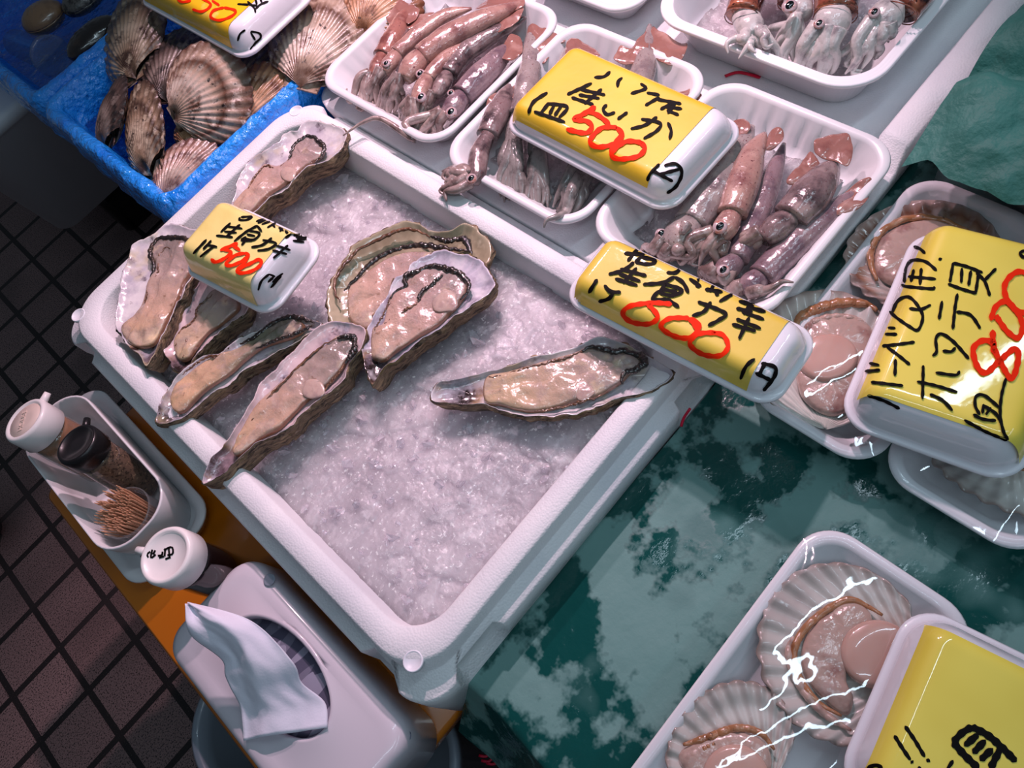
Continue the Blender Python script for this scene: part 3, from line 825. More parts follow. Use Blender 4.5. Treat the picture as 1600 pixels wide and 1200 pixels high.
# ---------------------------------------------------------------- squid
def squid(label, crop, mantle, mw, head=None, tips=(), z=.004, skin='squid_pink', arm='squid_arm', fins=(), eyes=(), hw=None, hz=None, open_end=True,
          group='squid in foam trays', arm_r=.0050, arm_z=None, base_z=None, funnel=None, eye_r=.0058):
    s = CROPS[crop][2]
    mz = z if hasattr(z, '__len__') else [z] * len(mantle)
    P = even_path(W(crop, mantle, mz), 34)
    scale = np.linalg.norm(at(px_of(crop, [mantle[-1]])[0][0], px_of(crop, [mantle[-1]])[0][1], z if not hasattr(z, '__len__') else z[-1]) - CAMLOC) / FPX / s
    r = mw / 2 * scale
    c = P.mean(0)
    root = thing('squid', (c[0], c[1], RIM - .02), label, 'squid', group)
    rad = np.array([.16, .40, .60, .75, .86, .92, .97, 1., 1., .97, .93, .9]) * r
    V, F = tube(P, rad, 22, .8)
    V = V[:-1] if False else V
    for k in range(len(V)):
        V[k, 2] += .0012 * ns(V[k, 0] * 60, V[k, 1] * 60, 2)
    mk('mantle', V, F, skin, root)
    if skin == 'squid_rust':   # collar lip of the mantle
        d = P[-1] - P[-3]; d /= np.linalg.norm(d)
        sd = np.cross(d, (0, 0, 1)); sd /= np.linalg.norm(sd); u = np.cross(sd, d)
        a = np.linspace(0, 2 * np.pi, 28)
        ring = [P[-1] + d * (.004 + .004 * math.sin(t) ** 3) + r * .90 * (math.cos(t) * sd + .82 * math.sin(t) * u) for t in a]
        V, F = tube(ring, .0006, 6)
        mk('mantle_collar', V, F, skin, root)
    for fp in fins:
        zf = fp[0]; pts = W(crop, fp[1], zf)
        O = even_path(pts, 60, True)
        for i in range(len(O)):
            O[i, 2] += .003 * ns(O[i, 0] * 45, O[i, 1] * 45, 4)
        V, F, T, A, B = fill(O, [(0, -.0004), (.4, -.0006), (.75, -.0008), (.95, -.0004), (1, .0001), (.97, .0005), (.75, .0008), (.4, .0014), (0, .0018)])
        for k in range(len(V)):
            V[k, 2] += .0042 * ns(V[k, 0] * 50, V[k, 1] * 50, 6) + .003 * T[k] ** 3 * ns(V[k, 0] * 90, V[k, 1] * 90, 1)
        mk('fin', V, F, 'squid_fin' if skin not in ('squid_rust',) else skin, root)
    if head is not None:
        hp = even_path(W(crop, [mantle[-1]] + list(head), hz if hz is not None else (z if not hasattr(z, '__len__') else z[-1])), 14)
        hr = (hw or mw * .75) / 2 * scale
        V, F = tube(hp, [hr * .82, hr * .95, hr * 1.02, hr, hr * .86, hr * .6], 18, .85)
        for k in range(len(V)):
            V[k, 2] += .001 * ns(V[k, 0] * 90, V[k, 1] * 90, 3)
        mk('head', V, F, arm if arm != 'squid_arm' else skin, root)
        b = hp[-2]
        dirn = hp[-1] - hp[-4]; dirn /= np.linalg.norm(dirn)
        sd = np.cross(dirn, (0, 0, 1)); sd /= np.linalg.norm(sd)
        tipz = (arm_z if arm_z is not None else -.012)
        tips = list(tips)
        plain = [t for t in tips if len(t) <= 3]
        while len(tips) < 10 and len(plain) > 1:
            a_, b_ = random.sample(plain, 2)
            k_ = random.uniform(.3, .7)
            q_ = (a_[0] * k_ + b_[0] * (1 - k_) + random.uniform(-18, 18), a_[1] * k_ + b_[1] * (1 - k_) + random.uniform(-18, 18))
            tips.append(q_ if len(a_) < 3 else q_ + (a_[2],))
        n = len(tips)
        for i, t in enumerate(tips):
            tp = t[:2]; tz = t[2] if len(t) > 2 else tipz
            e = W(crop, [tp], tz)[0]
            off = ((i + .5) / n - .5)
            st = b + sd * off * hr * 1.2 * (-1 if (e - b) @ sd * 0 else 1) + np.array([0, 0, .3 * hr * math.cos(i * 2.4)])
            # keep arms ordered by side
            st = b + sd * np.clip((e - b) @ sd, -hr * .7, hr * .7) * .8 + np.array([0, 0, .3 * hr * math.cos(i * 2.4)])
            mid1 = st + (e - st) * .35 + dirn * hr * .35 + sd * random.uniform(-.004, .004) + np.array([0, 0, .003])
            mid2 = st + (e - st) * .72 + sd * random.uniform(-.005, .005) + np.array([0, 0, .0025])
            pts = [st, mid1, mid2, e]
            if len(t) > 3:
                pts = [st, mid1] + [W(crop, [q[:2]], q[2])[0] for q in t[3]] + [e]
            if random.random() < .5 and len(t) <= 3:
                pts.append(e + sd * random.choice((-1, 1)) * .007 - dirn * .002)
            V, F = tube(even_path(pts, 30), [arm_r * 1.25, arm_r * 1.1, arm_r * .95, arm_r * .75, arm_r * .48, arm_r * .16], 9)
            mk('arm', V, F, arm, root)
    for (ex, ey, ez) in eyes:
        p = W(crop, [(ex, ey)], ez)[0]
        v = CAMLOC - p; v /= np.linalg.norm(v)
        v = v * .35 + np.array([0, 0, 1]) * .65; v /= np.linalg.norm(v)
        a = np.cross(v, (1, 0, 0)); a /= np.linalg.norm(a); bb = np.cross(v, a)
        V, F = ellipsoid(p, [a * eye_r, bb * eye_r, v * eye_r * .4], 18, 10)
        e = mk('eye', V, F, 'eye_white', root)
        V, F = ellipsoid(p + v * eye_r * .22, [a * eye_r * .55, bb * eye_r * .68, v * eye_r * .26], 14, 8)
        mk('pupil', V, F, 'eye_black', e)
    if funnel:
        p = W(crop, funnel[0], funnel[1])
        V, F = tube(even_path(p, 8), [.0055, .005, .004, .003], 12)
        mk('funnel', V, F, skin, root)
    return root


A_ = 'squid in the tray beside the blue crate'
squid('pink squid nearest the scallop crate, reddish fin folded at its tail', 'S1', [(600, 40), (540, 170), (460, 320), (390, 440)], 170, [(350, 530), (320, 600)],
      [(110, 690, .002, [(150, 790, -.008), (105, 760, -.004)]), (215, 840), (240, 850), (260, 820), (180, 850)], z=.004, skin='squid_red', fins=[(.008, [(410, 80), (440, 10), (540, 20), (660, 50), (670, 110), (600, 200), (560, 180), (460, 200), (420, 150)]), (.004, [(600, 140), (700, 110), (800, 110), (740, 170), (640, 230), (590, 240)])], hw=130, group=A_)
squid('slender pink squid with a small ringed eye, second from the blue crate', 'S1', [(1085, 68), (900, 115), (720, 230), (600, 330), (500, 420)], 140, [(450, 500), (400, 570)],
      [(210, 850), (250, 830), (320, 820, -.01, [(340, 830, -.012)]), (300, 780), (390, 740)], z=[.010, .010, .010, .010, .009], skin='squid_pink', eyes=[(418, 497, .017)], hw=130, group=A_, eye_r=.0048)
squid('large smooth pinkish brown squid across the tray top with wide fins', 'S1', [(1480, 20), (1280, 110), (1050, 215), (860, 320), (690, 440)], 200, [(620, 530), (560, 620)],
      [(350, 900), (400, 890), (440, 910), (480, 880), (500, 830), (540, 790), (310, 790, -.006, [(340, 850, -.01)])], z=[.010, .014, .016, .016, .015], skin='squid_pink', eyes=[(684, 577, .017)], hw=180,
      fins=[(.012, [(1110, 60), (1180, 0), (1300, -40), (1480, -20), (1480, 60), (1300, 100), (1200, 100)]), (.010, [(1210, 200), (1300, 130), (1420, 70), (1490, 60), (1470, 140), (1350, 240), (1230, 250)])], group=A_)
squid('small pale squid below the large smooth one, orange ringed eye', 'S1', [(1130, 300), (1000, 380), (860, 480), (740, 610)], 130, [(690, 710), (650, 800)],
      [(560, 1060), (600, 1090), (620, 1080), (640, 1060), (590, 1020), (520, 960)], z=[.006, .009, .011, .012], skin='squid_pink', eyes=[(690, 760, .020)], hw=130, group=A_, eye_r=.0062)
squid('dark backed glossy squid in the middle of the tray beside the crate', 'S1', [(1510, 140), (1350, 220), (1180, 310), (1020, 420), (900, 580)], 170, [(850, 670), (800, 750)],
      [(560, 1000), (690, 980), (640, 1080), (600, 1100), (720, 960), (760, 930)], z=[.004, .004, .004, .005, .006], skin='squid_dark', arm='squid_arm', eyes=[(923, 727, .012)], hw=130, group=A_, eye_r=.0045)
squid('brown mottled squid along the near side of the tray beside the crate', 'S1', [(1440, 320), (1320, 430), (1180, 570), (1010, 740)], 210, [(940, 840), (880, 910)],
      [(480, 1000), (640, 1100), (780, 1050), (830, 1070), (560, 1060), (620, 1110), (80, 1060, .014, [(640, 1090, .0), (380, 930, .014), (250, 950, .016), (150, 1010, .015)])], z=.002, skin='squid_violet', eyes=[(925, 878, .015)], hw=160,
      fins=[(.008, [(1320, 380), (1400, 280), (1470, 300), (1480, 430), (1400, 480), (1320, 460)])], group=A_, eye_r=.0066)

B_ = 'squid in the tray under the 500 plate sign'
squid('silvery squid bent at the collar, head curled toward the oyster box', 'S2', [(700, 40), (640, 180), (570, 320), (510, 460)], 200, [(450, 580), (430, 680), (420, 790), (330, 810)],
      [(150, 740, .008, [(250, 710, .006)]), (160, 780, .008), (140, 890, .006), (190, 970, .006, [(180, 900, .008)]), (220, 840, .006), (360, 700, .006, [(200, 770, .009), (280, 720, .009)])], z=[.004, .005, .006, .006], hz=.008, skin='squid_dark', eyes=[(384, 797, .022)], hw=150,
      fins=[(.006, [(490, 250), (560, 130), (690, 70), (780, 130), (700, 260), (560, 270)])], group=B_, arm_r=.0052)
squid('grey squid tucked under the left edge of the 500 plate sign', 'F', [(140, 210), (150, 420), (120, 640), (60, 900)], 190, [(20, 1060), (-20, 1150)],
      [(-90, 1540), (-60, 1580), (-20, 1550), (20, 1560), (50, 1500), (70, 1590), (90, 1550), (-110, 1440)], z=.002, arm_r=.0066, skin='squid_grey', arm='squid_arm_dark', hw=150,
      fins=[(.006, [(120, 250), (150, 200), (250, 220), (420, 310), (330, 350), (260, 480), (200, 460), (150, 380)])], group=B_)
squid('squid with pinkish fin showing above the middle of the 500 plate sign', 'F', [(470, 310), (420, 500), (330, 760), (230, 1000)], 200, [(200, 1120), (170, 1210)],
      [(120, 1600), (150, 1640), (180, 1610), (210, 1640), (250, 1570), (280, 1620), (130, 1500), (300, 1560)], z=.0, arm_r=.0066, skin='squid_grey', arm='squid_arm_dark', hw=150,
      fins=[(.006, [(420, 460), (440, 310), (520, 310), (640, 370), (690, 440), (600, 450), (500, 440)])], group=B_)
squid('squid with broad pointed fins behind the upper edge of the 500 plate sign', 'F', [(1075, 200), (1060, 380), (1010, 600), (880, 900), (700, 1150)], 230, [(600, 1240), (540, 1330)],
      [(320, 1620), (350, 1670), (390, 1650), (430, 1690), (470, 1660), (510, 1640), (540, 1600), (250, 1780, .012, [(420, 1650, .0), (360, 1690, .012), (270, 1720, .015)])], z=.002, skin='squid_grey', arm='squid_arm_dark', hw=160, arm_r=.0066,
      fins=[(.007, [(1070, 195), (980, 320), (900, 380), (850, 360), (820, 400), (800, 470), (960, 500), (1060, 420)]), (.007, [(1090, 190), (1140, 230), (1260, 300), (1370, 340), (1330, 450), (1240, 510), (1120, 450), (1070, 330)])], group=B_)
squid('crumpled reddish squid fin end beside the right corner of the 500 plate sign', 'F', [(1480, 740), (1420, 760), (1330, 790), (1200, 830)], 120, z=.0, skin='squid_red', open_end=False, fins=[(.002, [(1230, 720), (1360, 710), (1400, 700), (1470, 770), (1530, 790), (1520, 850), (1380, 860), (1260, 790)])], group=B_)

C_ = 'squid in the tray by the wrapped scallops'
squid('smooth grey squid coming out from under the 500 plate sign, round funnel showing', 'S3', [(860, 150), (760, 330), (620, 560), (480, 760)], 250, [(400, 850), (330, 910)],
      [(180, 960), (230, 1000), (280, 1010), (330, 1000), (400, 990), (520, 890, .004, [(420, 910, .006)])], z=[.004, .004, .005, .006], hz=.006, skin='squid_grey', eyes=[(292, 822, .012)], hw=220, group=C_, funnel=([(450, 760), (420, 820)], .022))
squid('speckled pink squid on top with an orange ringed eye and spread arms', 'S3', [(940, 190), (860, 330), (800, 520), (735, 700)], 200, [(690, 790), (640, 850)],
      [(260, 950, .002, [(480, 960, .006)]), (300, 870, .006, [(480, 905, .008)]), (420, 1010, -.002), (560, 1020, -.004, [(640, 960, .0)]), (660, 1010, -.006, [(690, 930, .002)]), (600, 1040, -.008)], z=[.010, .012, .013, .014], hz=.013, skin='squid_pink', eyes=[(660, 780, .026)], hw=150, group=C_, eye_r=.0066,
      fins=[(.010, [(700, 140), (760, 110), (820, 110), (850, 170), (800, 220), (740, 190)]), (.011, [(920, 290), (960, 190), (1010, 160), (1060, 190), (1040, 260), (960, 300)])])
squid('violet squid wedged underneath between two others, dark head near the 600 sign', 'S3', [(1060, 260), (1000, 420), (920, 620), (820, 860), (760, 980)], 170, [(700, 1040), (650, 1080)],
      [(540, 1090), (580, 1120), (760, 1090, -.004, [(770, 1020, .0)]), (740, 1110)], z=.0, skin='squid_violet', eyes=[(680, 1050, .010)], hw=150, group=C_)
squid('dark ink stained squid with brown bundled arms and upturned pale fin', 'S3', [(1390, 360), (1300, 480), (1200, 610), (1100, 720)], 240, [(1010, 790), (930, 860)],
      [(690, 930), (720, 950), (780, 940), (850, 960), (880, 880), (760, 900)], z=[.012, .012, .013, .013], hz=.011, skin='squid_dark', hw=170, group=C_,
      fins=[(.020, [(1245, 290), (1270, 230), (1440, 200), (1490, 290), (1460, 400), (1380, 370), (1280, 340)]), (.016, [(1080, 480), (1150, 400), (1220, 310), (1280, 370), (1320, 450), (1200, 500), (1090, 520)])])
squid('long violet squid along the tray wall beside the wrapped scallops', 'S3', [(1560, 540), (1420, 640), (1240, 780), (1060, 950), (920, 1090)], 200, [(850, 1140), (800, 1180)],
      [(780, 1200), (720, 1190), (740, 1230), (1120, 1125, .014, [(900, 1190, .004), (980, 1160, .012), (1050, 1120, .015)])], z=[.002, .002, .002, .0, .0], skin='squid_violet', hw=150, group=C_,
      fins=[(.008, [(1370, 700), (1420, 560), (1590, 480), (1600, 540), (1570, 630), (1480, 690)])])

D_ = 'brown squid in the top tray'
squid('brown squid at the left of the top tray, short arms curled over its rim', 'S4', [(330, -420), (300, -220), (250, -60), (200, 110)], 250, [(250, 190), (290, 280)],
      [(90, 420, .026, [(160, 300, .03), (80, 340, .03)]), (170, 460, .024, [(260, 340, .03)]), (250, 360, .028), (480, 490, .006), (420, 480), (390, 370, .028), (330, 440)], z=.030, hz=.026, skin='squid_rust', arm='squid_arm_white', eyes=[(150, 288, .026), (370, 258, .034)], hw=190, group=D_, eye_r=.0034, arm_z=.006)
squid('brown squid with a large black eye, second from the left in the top tray', 'S4', [(560, -420), (560, -260), (590, -120), (610, -20)], 250, [(640, 60), (690, 130)],
      [(520, 510), (540, 520), (500, 480), (600, 480), (400, 240, .014), (450, 330, .012), (640, 440)], z=.028, hz=.030, skin='squid_rust', arm='squid_arm_white', eyes=[(568, 50, .050)], hw=180, group=D_, eye_r=.0075, arm_z=.004)
squid('brown squid in the middle of the top tray with a thick white bundle of arms', 'S4', [(1010, -420), (980, -240), (950, -70), (930, 100)], 300, [(900, 170), (860, 260)],
      [(600, 570), (660, 590), (720, 610), (780, 610), (840, 600), (900, 560), (880, 480)], z=.034, hz=.032, skin='squid_rust', arm='squid_arm_white', eyes=[(800, 185, .044)], hw=240, group=D_, eye_r=.0052, arm_z=.004, arm_r=.0070)
squid('brown squid at the right of the top tray, white arms fanning to the rim corner', 'S4', [(1700, -330), (1620, -180), (1530, -40), (1440, 80)], 260, [(1340, 110), (1270, 220)],
      [(1000, 580), (1060, 570), (1130, 540), (1250, 440), (960, 430, .014), (1340, 330), (1180, 470)], z=.034, hz=.032, skin='squid_rust', arm='squid_arm_white', eyes=[(1230, 98, .046)], hw=220, group=D_, eye_r=.0055, arm_z=.008, arm_r=.0062)


# ---------------------------------------------------------------- price signs: upturned trays with paper under film
CAMV = Vector(CAMLOC)


class Sign:
    def __init__(self, label, corners, z, h, paper, pm, r=.02, inset=.016, rimz=.004):
        """corners: photo pixels of three rim corners a, b (along the length from a), c (across from b)"""
        a, b, c = [at(*p, z) for p in corners]
        ux = b - a; L = np.linalg.norm(ux); ux /= L
        uy = np.cross((0, 0, 1), ux)
        wv = (c - b) @ uy
        if wv < 0:
            uy = -uy; wv = -wv
        self.o, self.ux, self.uy, self.L, self.Wd, self.z, self.h, self.r, self.inset = a, ux, uy, L, wv, z, h, r, inset
        self.rimz = rimz
        ctr = a + ux * L / 2 + uy * wv / 2
        self.ctr = ctr
        self.root = thing('price_sign', (ctr[0], ctr[1], RIM + z), label, 'price sign', 'upturned foam tray price signs')
        prof = [(.012, -.001), (.001, -.001), (0, .0005), (0, .0025), (.0015, .004), (.005, .0045)]
        body = []
        for i in range(25):
            q = i / 24 * (inset + .012)
            body.append((.005 + q, self.prof(.005 + q)))
        prof += body
        rings = []
        for i, zz in prof:
            rg = rect_ring(0, 0, L / 2 - i, wv / 2 - i, r - i * .4, 0, 8, 8)
            rings.append(np.array([ctr + p[0] * ux + p[1] * uy + np.array([0, 0, zz]) for p in rg]))
        V, F = bridge(rings, True, False, True)
        mk('tray_body', V, F, 'tray_wrapped', self.root)
        bv = (V, F)
        # paper
        u0, u1, v0, v1 = paper
        nu, nv = 60, 90; PV = []
        for j in range(nv + 1):
            for i in range(nu + 1):
                x = -L / 2 + L * (u0 + (u1 - u0) * i / nu); y = -wv / 2 + wv * (v0 + (v1 - v0) * j / nv)
                d = self.sd(x, y)
                PV.append(ctr + x * ux + y * uy + np.array([0, 0, self.prof(max(d, .0)) + .0006]))
        PF = [(j * (nu + 1) + i, j * (nu + 1) + i + 1, (j + 1) * (nu + 1) + i + 1, (j + 1) * (nu + 1) + i) for j in range(nv) for i in range(nu)]
        PF = [f if np.cross(ux, uy)[2] > 0 else f[::-1] for f in PF]
        ok = [self.sd(*((np.array(p) - ctr) @ np.array([ux, uy]).T)) > .0035 for p in PV]
        PF = [f for f in PF if all(ok[q] for q in f)]
        used = sorted({q for f in PF for q in f}); ix = {q: k for k, q in enumerate(used)}
        PV = [PV[q] for q in used]; PF = [[ix[q] for q in f] for f in PF]
        mk('paper', PV, PF, pm, self.root)
        AV, AF = join(bv, (np.array(PV), PF))
        self.bvh = BVHTree.FromPolygons([Vector(v) for v in AV], [list(f) for f in AF])
        self.k = 0

    def sd(self, x, y):
        r = self.r
        qx, qy = abs(x) - (self.L / 2 - r), abs(y) - (self.Wd / 2 - r)
        return -(math.hypot(max(qx, 0), max(qy, 0)) + min(max(qx, qy), 0) - r)

    def prof(self, d):
        h, ins = self.h, self.inset
        t = (d - .004) / ins
        if t <= 0: return .0045
        s = min(t, 1.35) / 1.35
        # wall then rounded shoulder then flat top
        e = 1 - (1 - s) ** 3.2
        return .0045 + (h - .0045) * e

    def write(self, crop, strokes, w, ink):
        """handwriting: photo polylines laid on the sign surface as thin ribbons of ink"""
        s = CROPS[crop][2]
        Vs, Fs = [], []
        for st in strokes:
            q = px_of(crop, st)
            ln = sum(math.dist(q[i], q[i + 1]) for i in range(len(q) - 1)) if len(q) > 1 else 1
            n = max(6, int(ln / 1.6))
            P = even_path(np.array(q), n) if len(q) > 2 else np.array([np.array(q[0]) + (np.array(q[-1]) - q[0]) * i / (n - 1) for i in range(n)])
            T = np.gradient(P, axis=0); T /= np.linalg.norm(T, axis=1)[:, None] + 1e-9
            Nn = np.c_[-T[:, 1], T[:, 0]]
            # round ends
            prev = None
            hw = w / s / 2
            rows = []
            for i in range(len(P)):
                e = min(i, len(P) - 1 - i)
                k = 1.0 if e >= 2 else (.62, .9)[e]
                k *= 1 + .12 * math.sin(i * .7 + len(Vs))
                row = []
                for sgn in (-1, 0, 1):
                    p = P[i] + Nn[i] * hw * k * sgn + (T[i] * (-hw * .5 if i == 0 else hw * .5 if i == len(P) - 1 else 0) if sgn == 0 else 0)
                    d = Vector(CW @ np.array([(p[0] - 800) / FPX, (p[1] - 600) / FPX, 1.])).normalized()
                    hit, nor, idx, dist = self.bvh.ray_cast(CAMV, d)
                    if hit is None:
                        row = None; break
                    if nor.dot(d) > 0: nor = -nor
                    row.append(np.array(hit + nor * (.0004 + .00002 * self.k)))
                rows.append(row)
            for i in range(len(rows)):
                if rows[i] is None:
                    prev = None; continue
                base = len(Vs); Vs += rows[i]
                if prev is not None:
                    for m in (0, 1):
                        Fs.append((prev + m, prev + m + 1, base + m + 1, base + m))
                prev = base
            self.k += 1
        if Vs:
            mk('lettering', Vs, Fs, ink, self.root, smooth=False, label='%s handwritten letters' % ('red' if ink == 'ink_red' else 'black'))


s1 = Sign('pale yellow raw oyster sign reading 500, tilted over the oysters at the left', [(425, 500), (283, 424), (391, 331)], .030, .034, (.145, 1.0, 0, 1), 'paper_pale', r=.022)
# length runs from the near white end to the far yellow end
KB = [[(545, 115), (540, 135), (600, 137), (655, 112)], [(555, 112), (650, 106)], [(690, 150), (760, 130)], [(705, 165), (770, 140)], [(740, 177), (810, 150)], [(790, 205), (860, 165)], [(835, 180), (855, 205)],
      [(890, 207), (930, 235)], [(945, 235), (975, 265)], [(900, 240), (920, 215)], [(1005, 257), (950, 300)], [(1020, 277), (1120, 262)], [(1040, 292), (1180, 302)], [(1050, 310), (1130, 308)], [(1100, 265), (1060, 330)], [(1015, 322), (1110, 336)],
      [(460, 165), (375, 247)], [(430, 195), (565, 215)], [(545, 180), (420, 290)], [(408, 242), (515, 252)], [(335, 278), (480, 292)],
      [(700, 190), (600, 245), (495, 330)], [(700, 190), (740, 242)], [(630, 235), (720, 258), (670, 315), (585, 300)], [(610, 268), (680, 282)], [(600, 290), (560, 320), (655, 325)], [(600, 318), (562, 362)],
      [(750, 318), (868, 347), (800, 398), (705, 412)], [(830, 300), (745, 362), (650, 382)], [(870, 368), (988, 405)], [(838, 410), (958, 440)], [(968, 365), (842, 478)],
      [(248, 315), (132, 437)], [(290, 325), (220, 400)], [(250, 362), (342, 380)], [(312, 377), (195, 465)],
      [(800, 620), (735, 680), (708, 757)], [(800, 620), (850, 640)], [(920, 612), (870, 650), (835, 690)], [(905, 635), (815, 737)], [(842, 640), (790, 690)], [(830, 690), (880, 650)]]
s1.write('T1', KB, 21, 'ink_black')
s1.write('T1', [[(525, 348), (400, 400), (375, 412)], [(400, 402), (470, 430), (400, 490), (330, 512), (295, 487)], [(485, 368), (548, 412)], [(590, 437), (500, 460), (425, 528), (470, 547), (560, 512), (625, 455), (590, 437)],
                [(625, 460), (580, 530), (520, 590)], [(715, 490), (640, 530), (525, 588), (560, 612), (640, 602), (715, 560), (740, 510), (700, 490)]], 30, 'ink_red')

s2 = Sign('yellow plate sign reading 500 resting across the squid trays in the middle', [(1045, 340), (783, 200), (905, 84)], .028, .026, (.135, .955, .06, 1.0), 'paper_yellow', r=.022, inset=.014)
s2.write('T2', [[(692, 130), (655, 160), (597, 165)], [(768, 168), (745, 190), (740, 225)], [(885, 205), (915, 235), (825, 266)], [(925, 262), (1000, 275)], [(1000, 290), (915, 340)], [(985, 302), (1135, 330)], [(1095, 318), (1010, 365)], [(1040, 350), (1140, 362)], [(1050, 372), (1120, 400)], [(1100, 330), (1055, 390)],
                [(577, 203), (428, 272)], [(505, 240), (660, 275)], [(640, 240), (535, 330)], [(500, 275), (625, 297)], [(455, 292), (588, 336)],
                [(672, 338), (650, 365), (675, 398), (722, 385)], [(800, 385), (742, 427)],
                [(890, 427), (1005, 452), (985, 500), (905, 548)], [(985, 415), (910, 465), (825, 487)], [(1055, 450), (1075, 500), (1065, 552)],
                [(300, 262), (215, 320), (185, 388)], [(300, 330), (425, 350), (375, 418)], [(310, 328), (262, 388)], [(345, 338), (315, 398)], [(388, 345), (348, 405)], [(222, 380), (410, 446)],
                [(1000, 710), (945, 770), (930, 808)], [(1035, 718), (1105, 708), (1138, 760), (1105, 840), (1050, 884)], [(955, 747), (1080, 812)], [(1120, 740), (1000, 775)]], 21, 'ink_black')
s2.write('T2', [[(600, 352), (530, 395), (468, 430), (545, 440), (580, 475), (540, 515), (425, 490)], [(545, 375), (620, 405), (690, 460)], [(735, 480), (640, 485), (570, 560), (615, 600), (715, 585), (770, 530), (735, 480)],
                [(890, 575), (790, 570), (705, 640), (750, 675), (865, 662), (910, 610), (880, 570)], [(770, 520), (720, 590), (700, 640)]], 30, 'ink_red')

s3 = Sign('yellow raw oyster sign reading 600 across the box corner and squid tray', [(1207, 645), (876, 470), (962, 376)], .036, .024, (.12, .945, .05, 1.0), 'paper_sun', r=.02, inset=.013)
s3.write('T3', [[(385, 105), (505, 112)], [(470, 72), (405, 152)], [(430, 72), (500, 85)], [(490, 128), (572, 150), (545, 172), (460, 160), (488, 128)], [(620, 162), (758, 205)], [(742, 185), (705, 225), (650, 225)],
                [(790, 265), (860, 312)], [(838, 270), (985, 312)], [(830, 300), (850, 318)], [(918, 295), (1000, 322)], [(890, 330), (992, 348)], [(950, 356), (970, 366)], [(940, 300), (920, 345)],
                [(1060, 360), (978, 406)], [(1050, 366), (1190, 390)], [(1100, 405), (1290, 462)], [(1175, 415), (1130, 485)], [(1118, 470), (1252, 518)], [(1150, 440), (1260, 472)], [(1085, 450), (1180, 470)],
                [(440, 163), (380, 210), (288, 236)], [(360, 203), (518, 246)], [(458, 198), (378, 292)], [(350, 235), (480, 280)], [(328, 265), (462, 306)],
                [(695, 253), (620, 290), (503, 300)], [(700, 255), (750, 290), (782, 352)], [(640, 300), (742, 335), (690, 370), (610, 350), (640, 300)], [(620, 330), (712, 350)], [(600, 340), (558, 395), (645, 392)], [(650, 390), (722, 442)],
                [(845, 410), (1012, 480), (970, 525), (908, 557)], [(922, 412), (880, 470), (808, 497)], [(1085, 518), (1232, 576)], [(1058, 550), (1200, 592)], [(1162, 508), (1100, 640)],
                [(212, 272), (165, 348)], [(260, 308), (298, 345), (358, 350)], [(320, 345), (290, 385), (228, 402)],
                [(1195, 768), (1145, 810), (1113, 883)], [(1240, 795), (1318, 815), (1315, 870), (1252, 955)], [(1205, 850), (1292, 892)], [(1262, 790), (1225, 860)]], 24, 'ink_black')
s3.write('T3', [[(675, 425), (560, 418), (420, 435), (378, 478), (430, 528), (540, 542), (592, 500), (530, 425)], [(785, 512), (665, 515), (615, 560), (690, 615), (785, 632), (838, 590), (790, 515)], [(790, 515), (850, 555), (815, 625)],
                [(950, 603), (845, 612), (795, 665), (870, 728), (980, 742), (1030, 692), (1000, 620), (930, 603)]], 30, 'ink_red')

s4 = Sign('large lemon yellow barbecue scallop sign reading 800 on the wrapped trays', [(1592, 765), (1303, 660), (1402, 350)], .000, .038, (-.02, .93, .085, .95), 'paper_lemon', r=.026, inset=.018)
s4.write('T4', [[(740, 228), (790, 245), (828, 280)], [(935, 330), (955, 322)], [(668, 505), (680, 390), (730, 335), (830, 345), (915, 415)], [(700, 462), (908, 482)], [(650, 525), (690, 540), (880, 558), (895, 542)], [(800, 400), (788, 525)], [(742, 410), (720, 500)],
                [(575, 740), (620, 650), (700, 622), (770, 690), (808, 780), (770, 880), (700, 850), (610, 785), (555, 735)], [(708, 712), (790, 720), (868, 685)], [(545, 862), (595, 866)], [(522, 912), (608, 914)], [(500, 1005), (600, 995), (742, 975)], [(535, 1015), (620, 1080), (705, 1150)],
                [(1045, 358), (1020, 505)], [(1045, 358), (1150, 385), (1272, 432)], [(1245, 430), (1220, 595)], [(1008, 522), (1110, 560), (1225, 595)], [(1113, 400), (1108, 510)], [(1183, 420), (1165, 532)], [(1225, 435), (1290, 500), (1330, 612)], [(1378, 403), (1285, 498)],
                [(958, 658), (935, 795)], [(1078, 600), (1060, 700), (1042, 872)], [(1072, 740), (1180, 765), (1255, 868)], [(885, 1082), (915, 1050), (910, 950), (955, 912), (1050, 975), (1165, 1105)], [(965, 1045), (1030, 1050), (1060, 1020)],
                [(1600, 262), (1565, 285), (1600, 320)]], 25, 'ink_black')
s4.write('T5', [[(595, 163), (590, 287)], [(402, 192), (472, 206)], [(368, 255), (478, 245)], [(415, 340), (650, 367)], [(388, 440), (510, 480), (628, 538)],
                [(810, 212), (805, 468)], [(765, 335), (920, 370), (1075, 418)], [(910, 265), (1060, 285), (1092, 255)], [(865, 435), (960, 480), (1037, 558)],
                [(1135, 632), (1300, 720), (1462, 785)], [(1250, 592), (1215, 520), (1225, 450), (1290, 445), (1400, 535)], [(1203, 592), (1275, 628), (1375, 640)], [(1280, 515), (1272, 582)], [(1335, 540), (1300, 592)], [(1275, 520), (1370, 580), (1410, 640)],
                [(1455, 310), (1420, 450), (1410, 600), (1435, 715), (1470, 780)]], 25, 'ink_black')
s4.write('T4', [[(1640, 445), (1540, 432), (1455, 510), (1450, 610), (1520, 720), (1640, 760)], [(1340, 802), (1375, 705), (1450, 662), (1535, 730), (1585, 850), (1550, 945), (1470, 900), (1395, 800), (1390, 770)]], 44, 'ink_red')
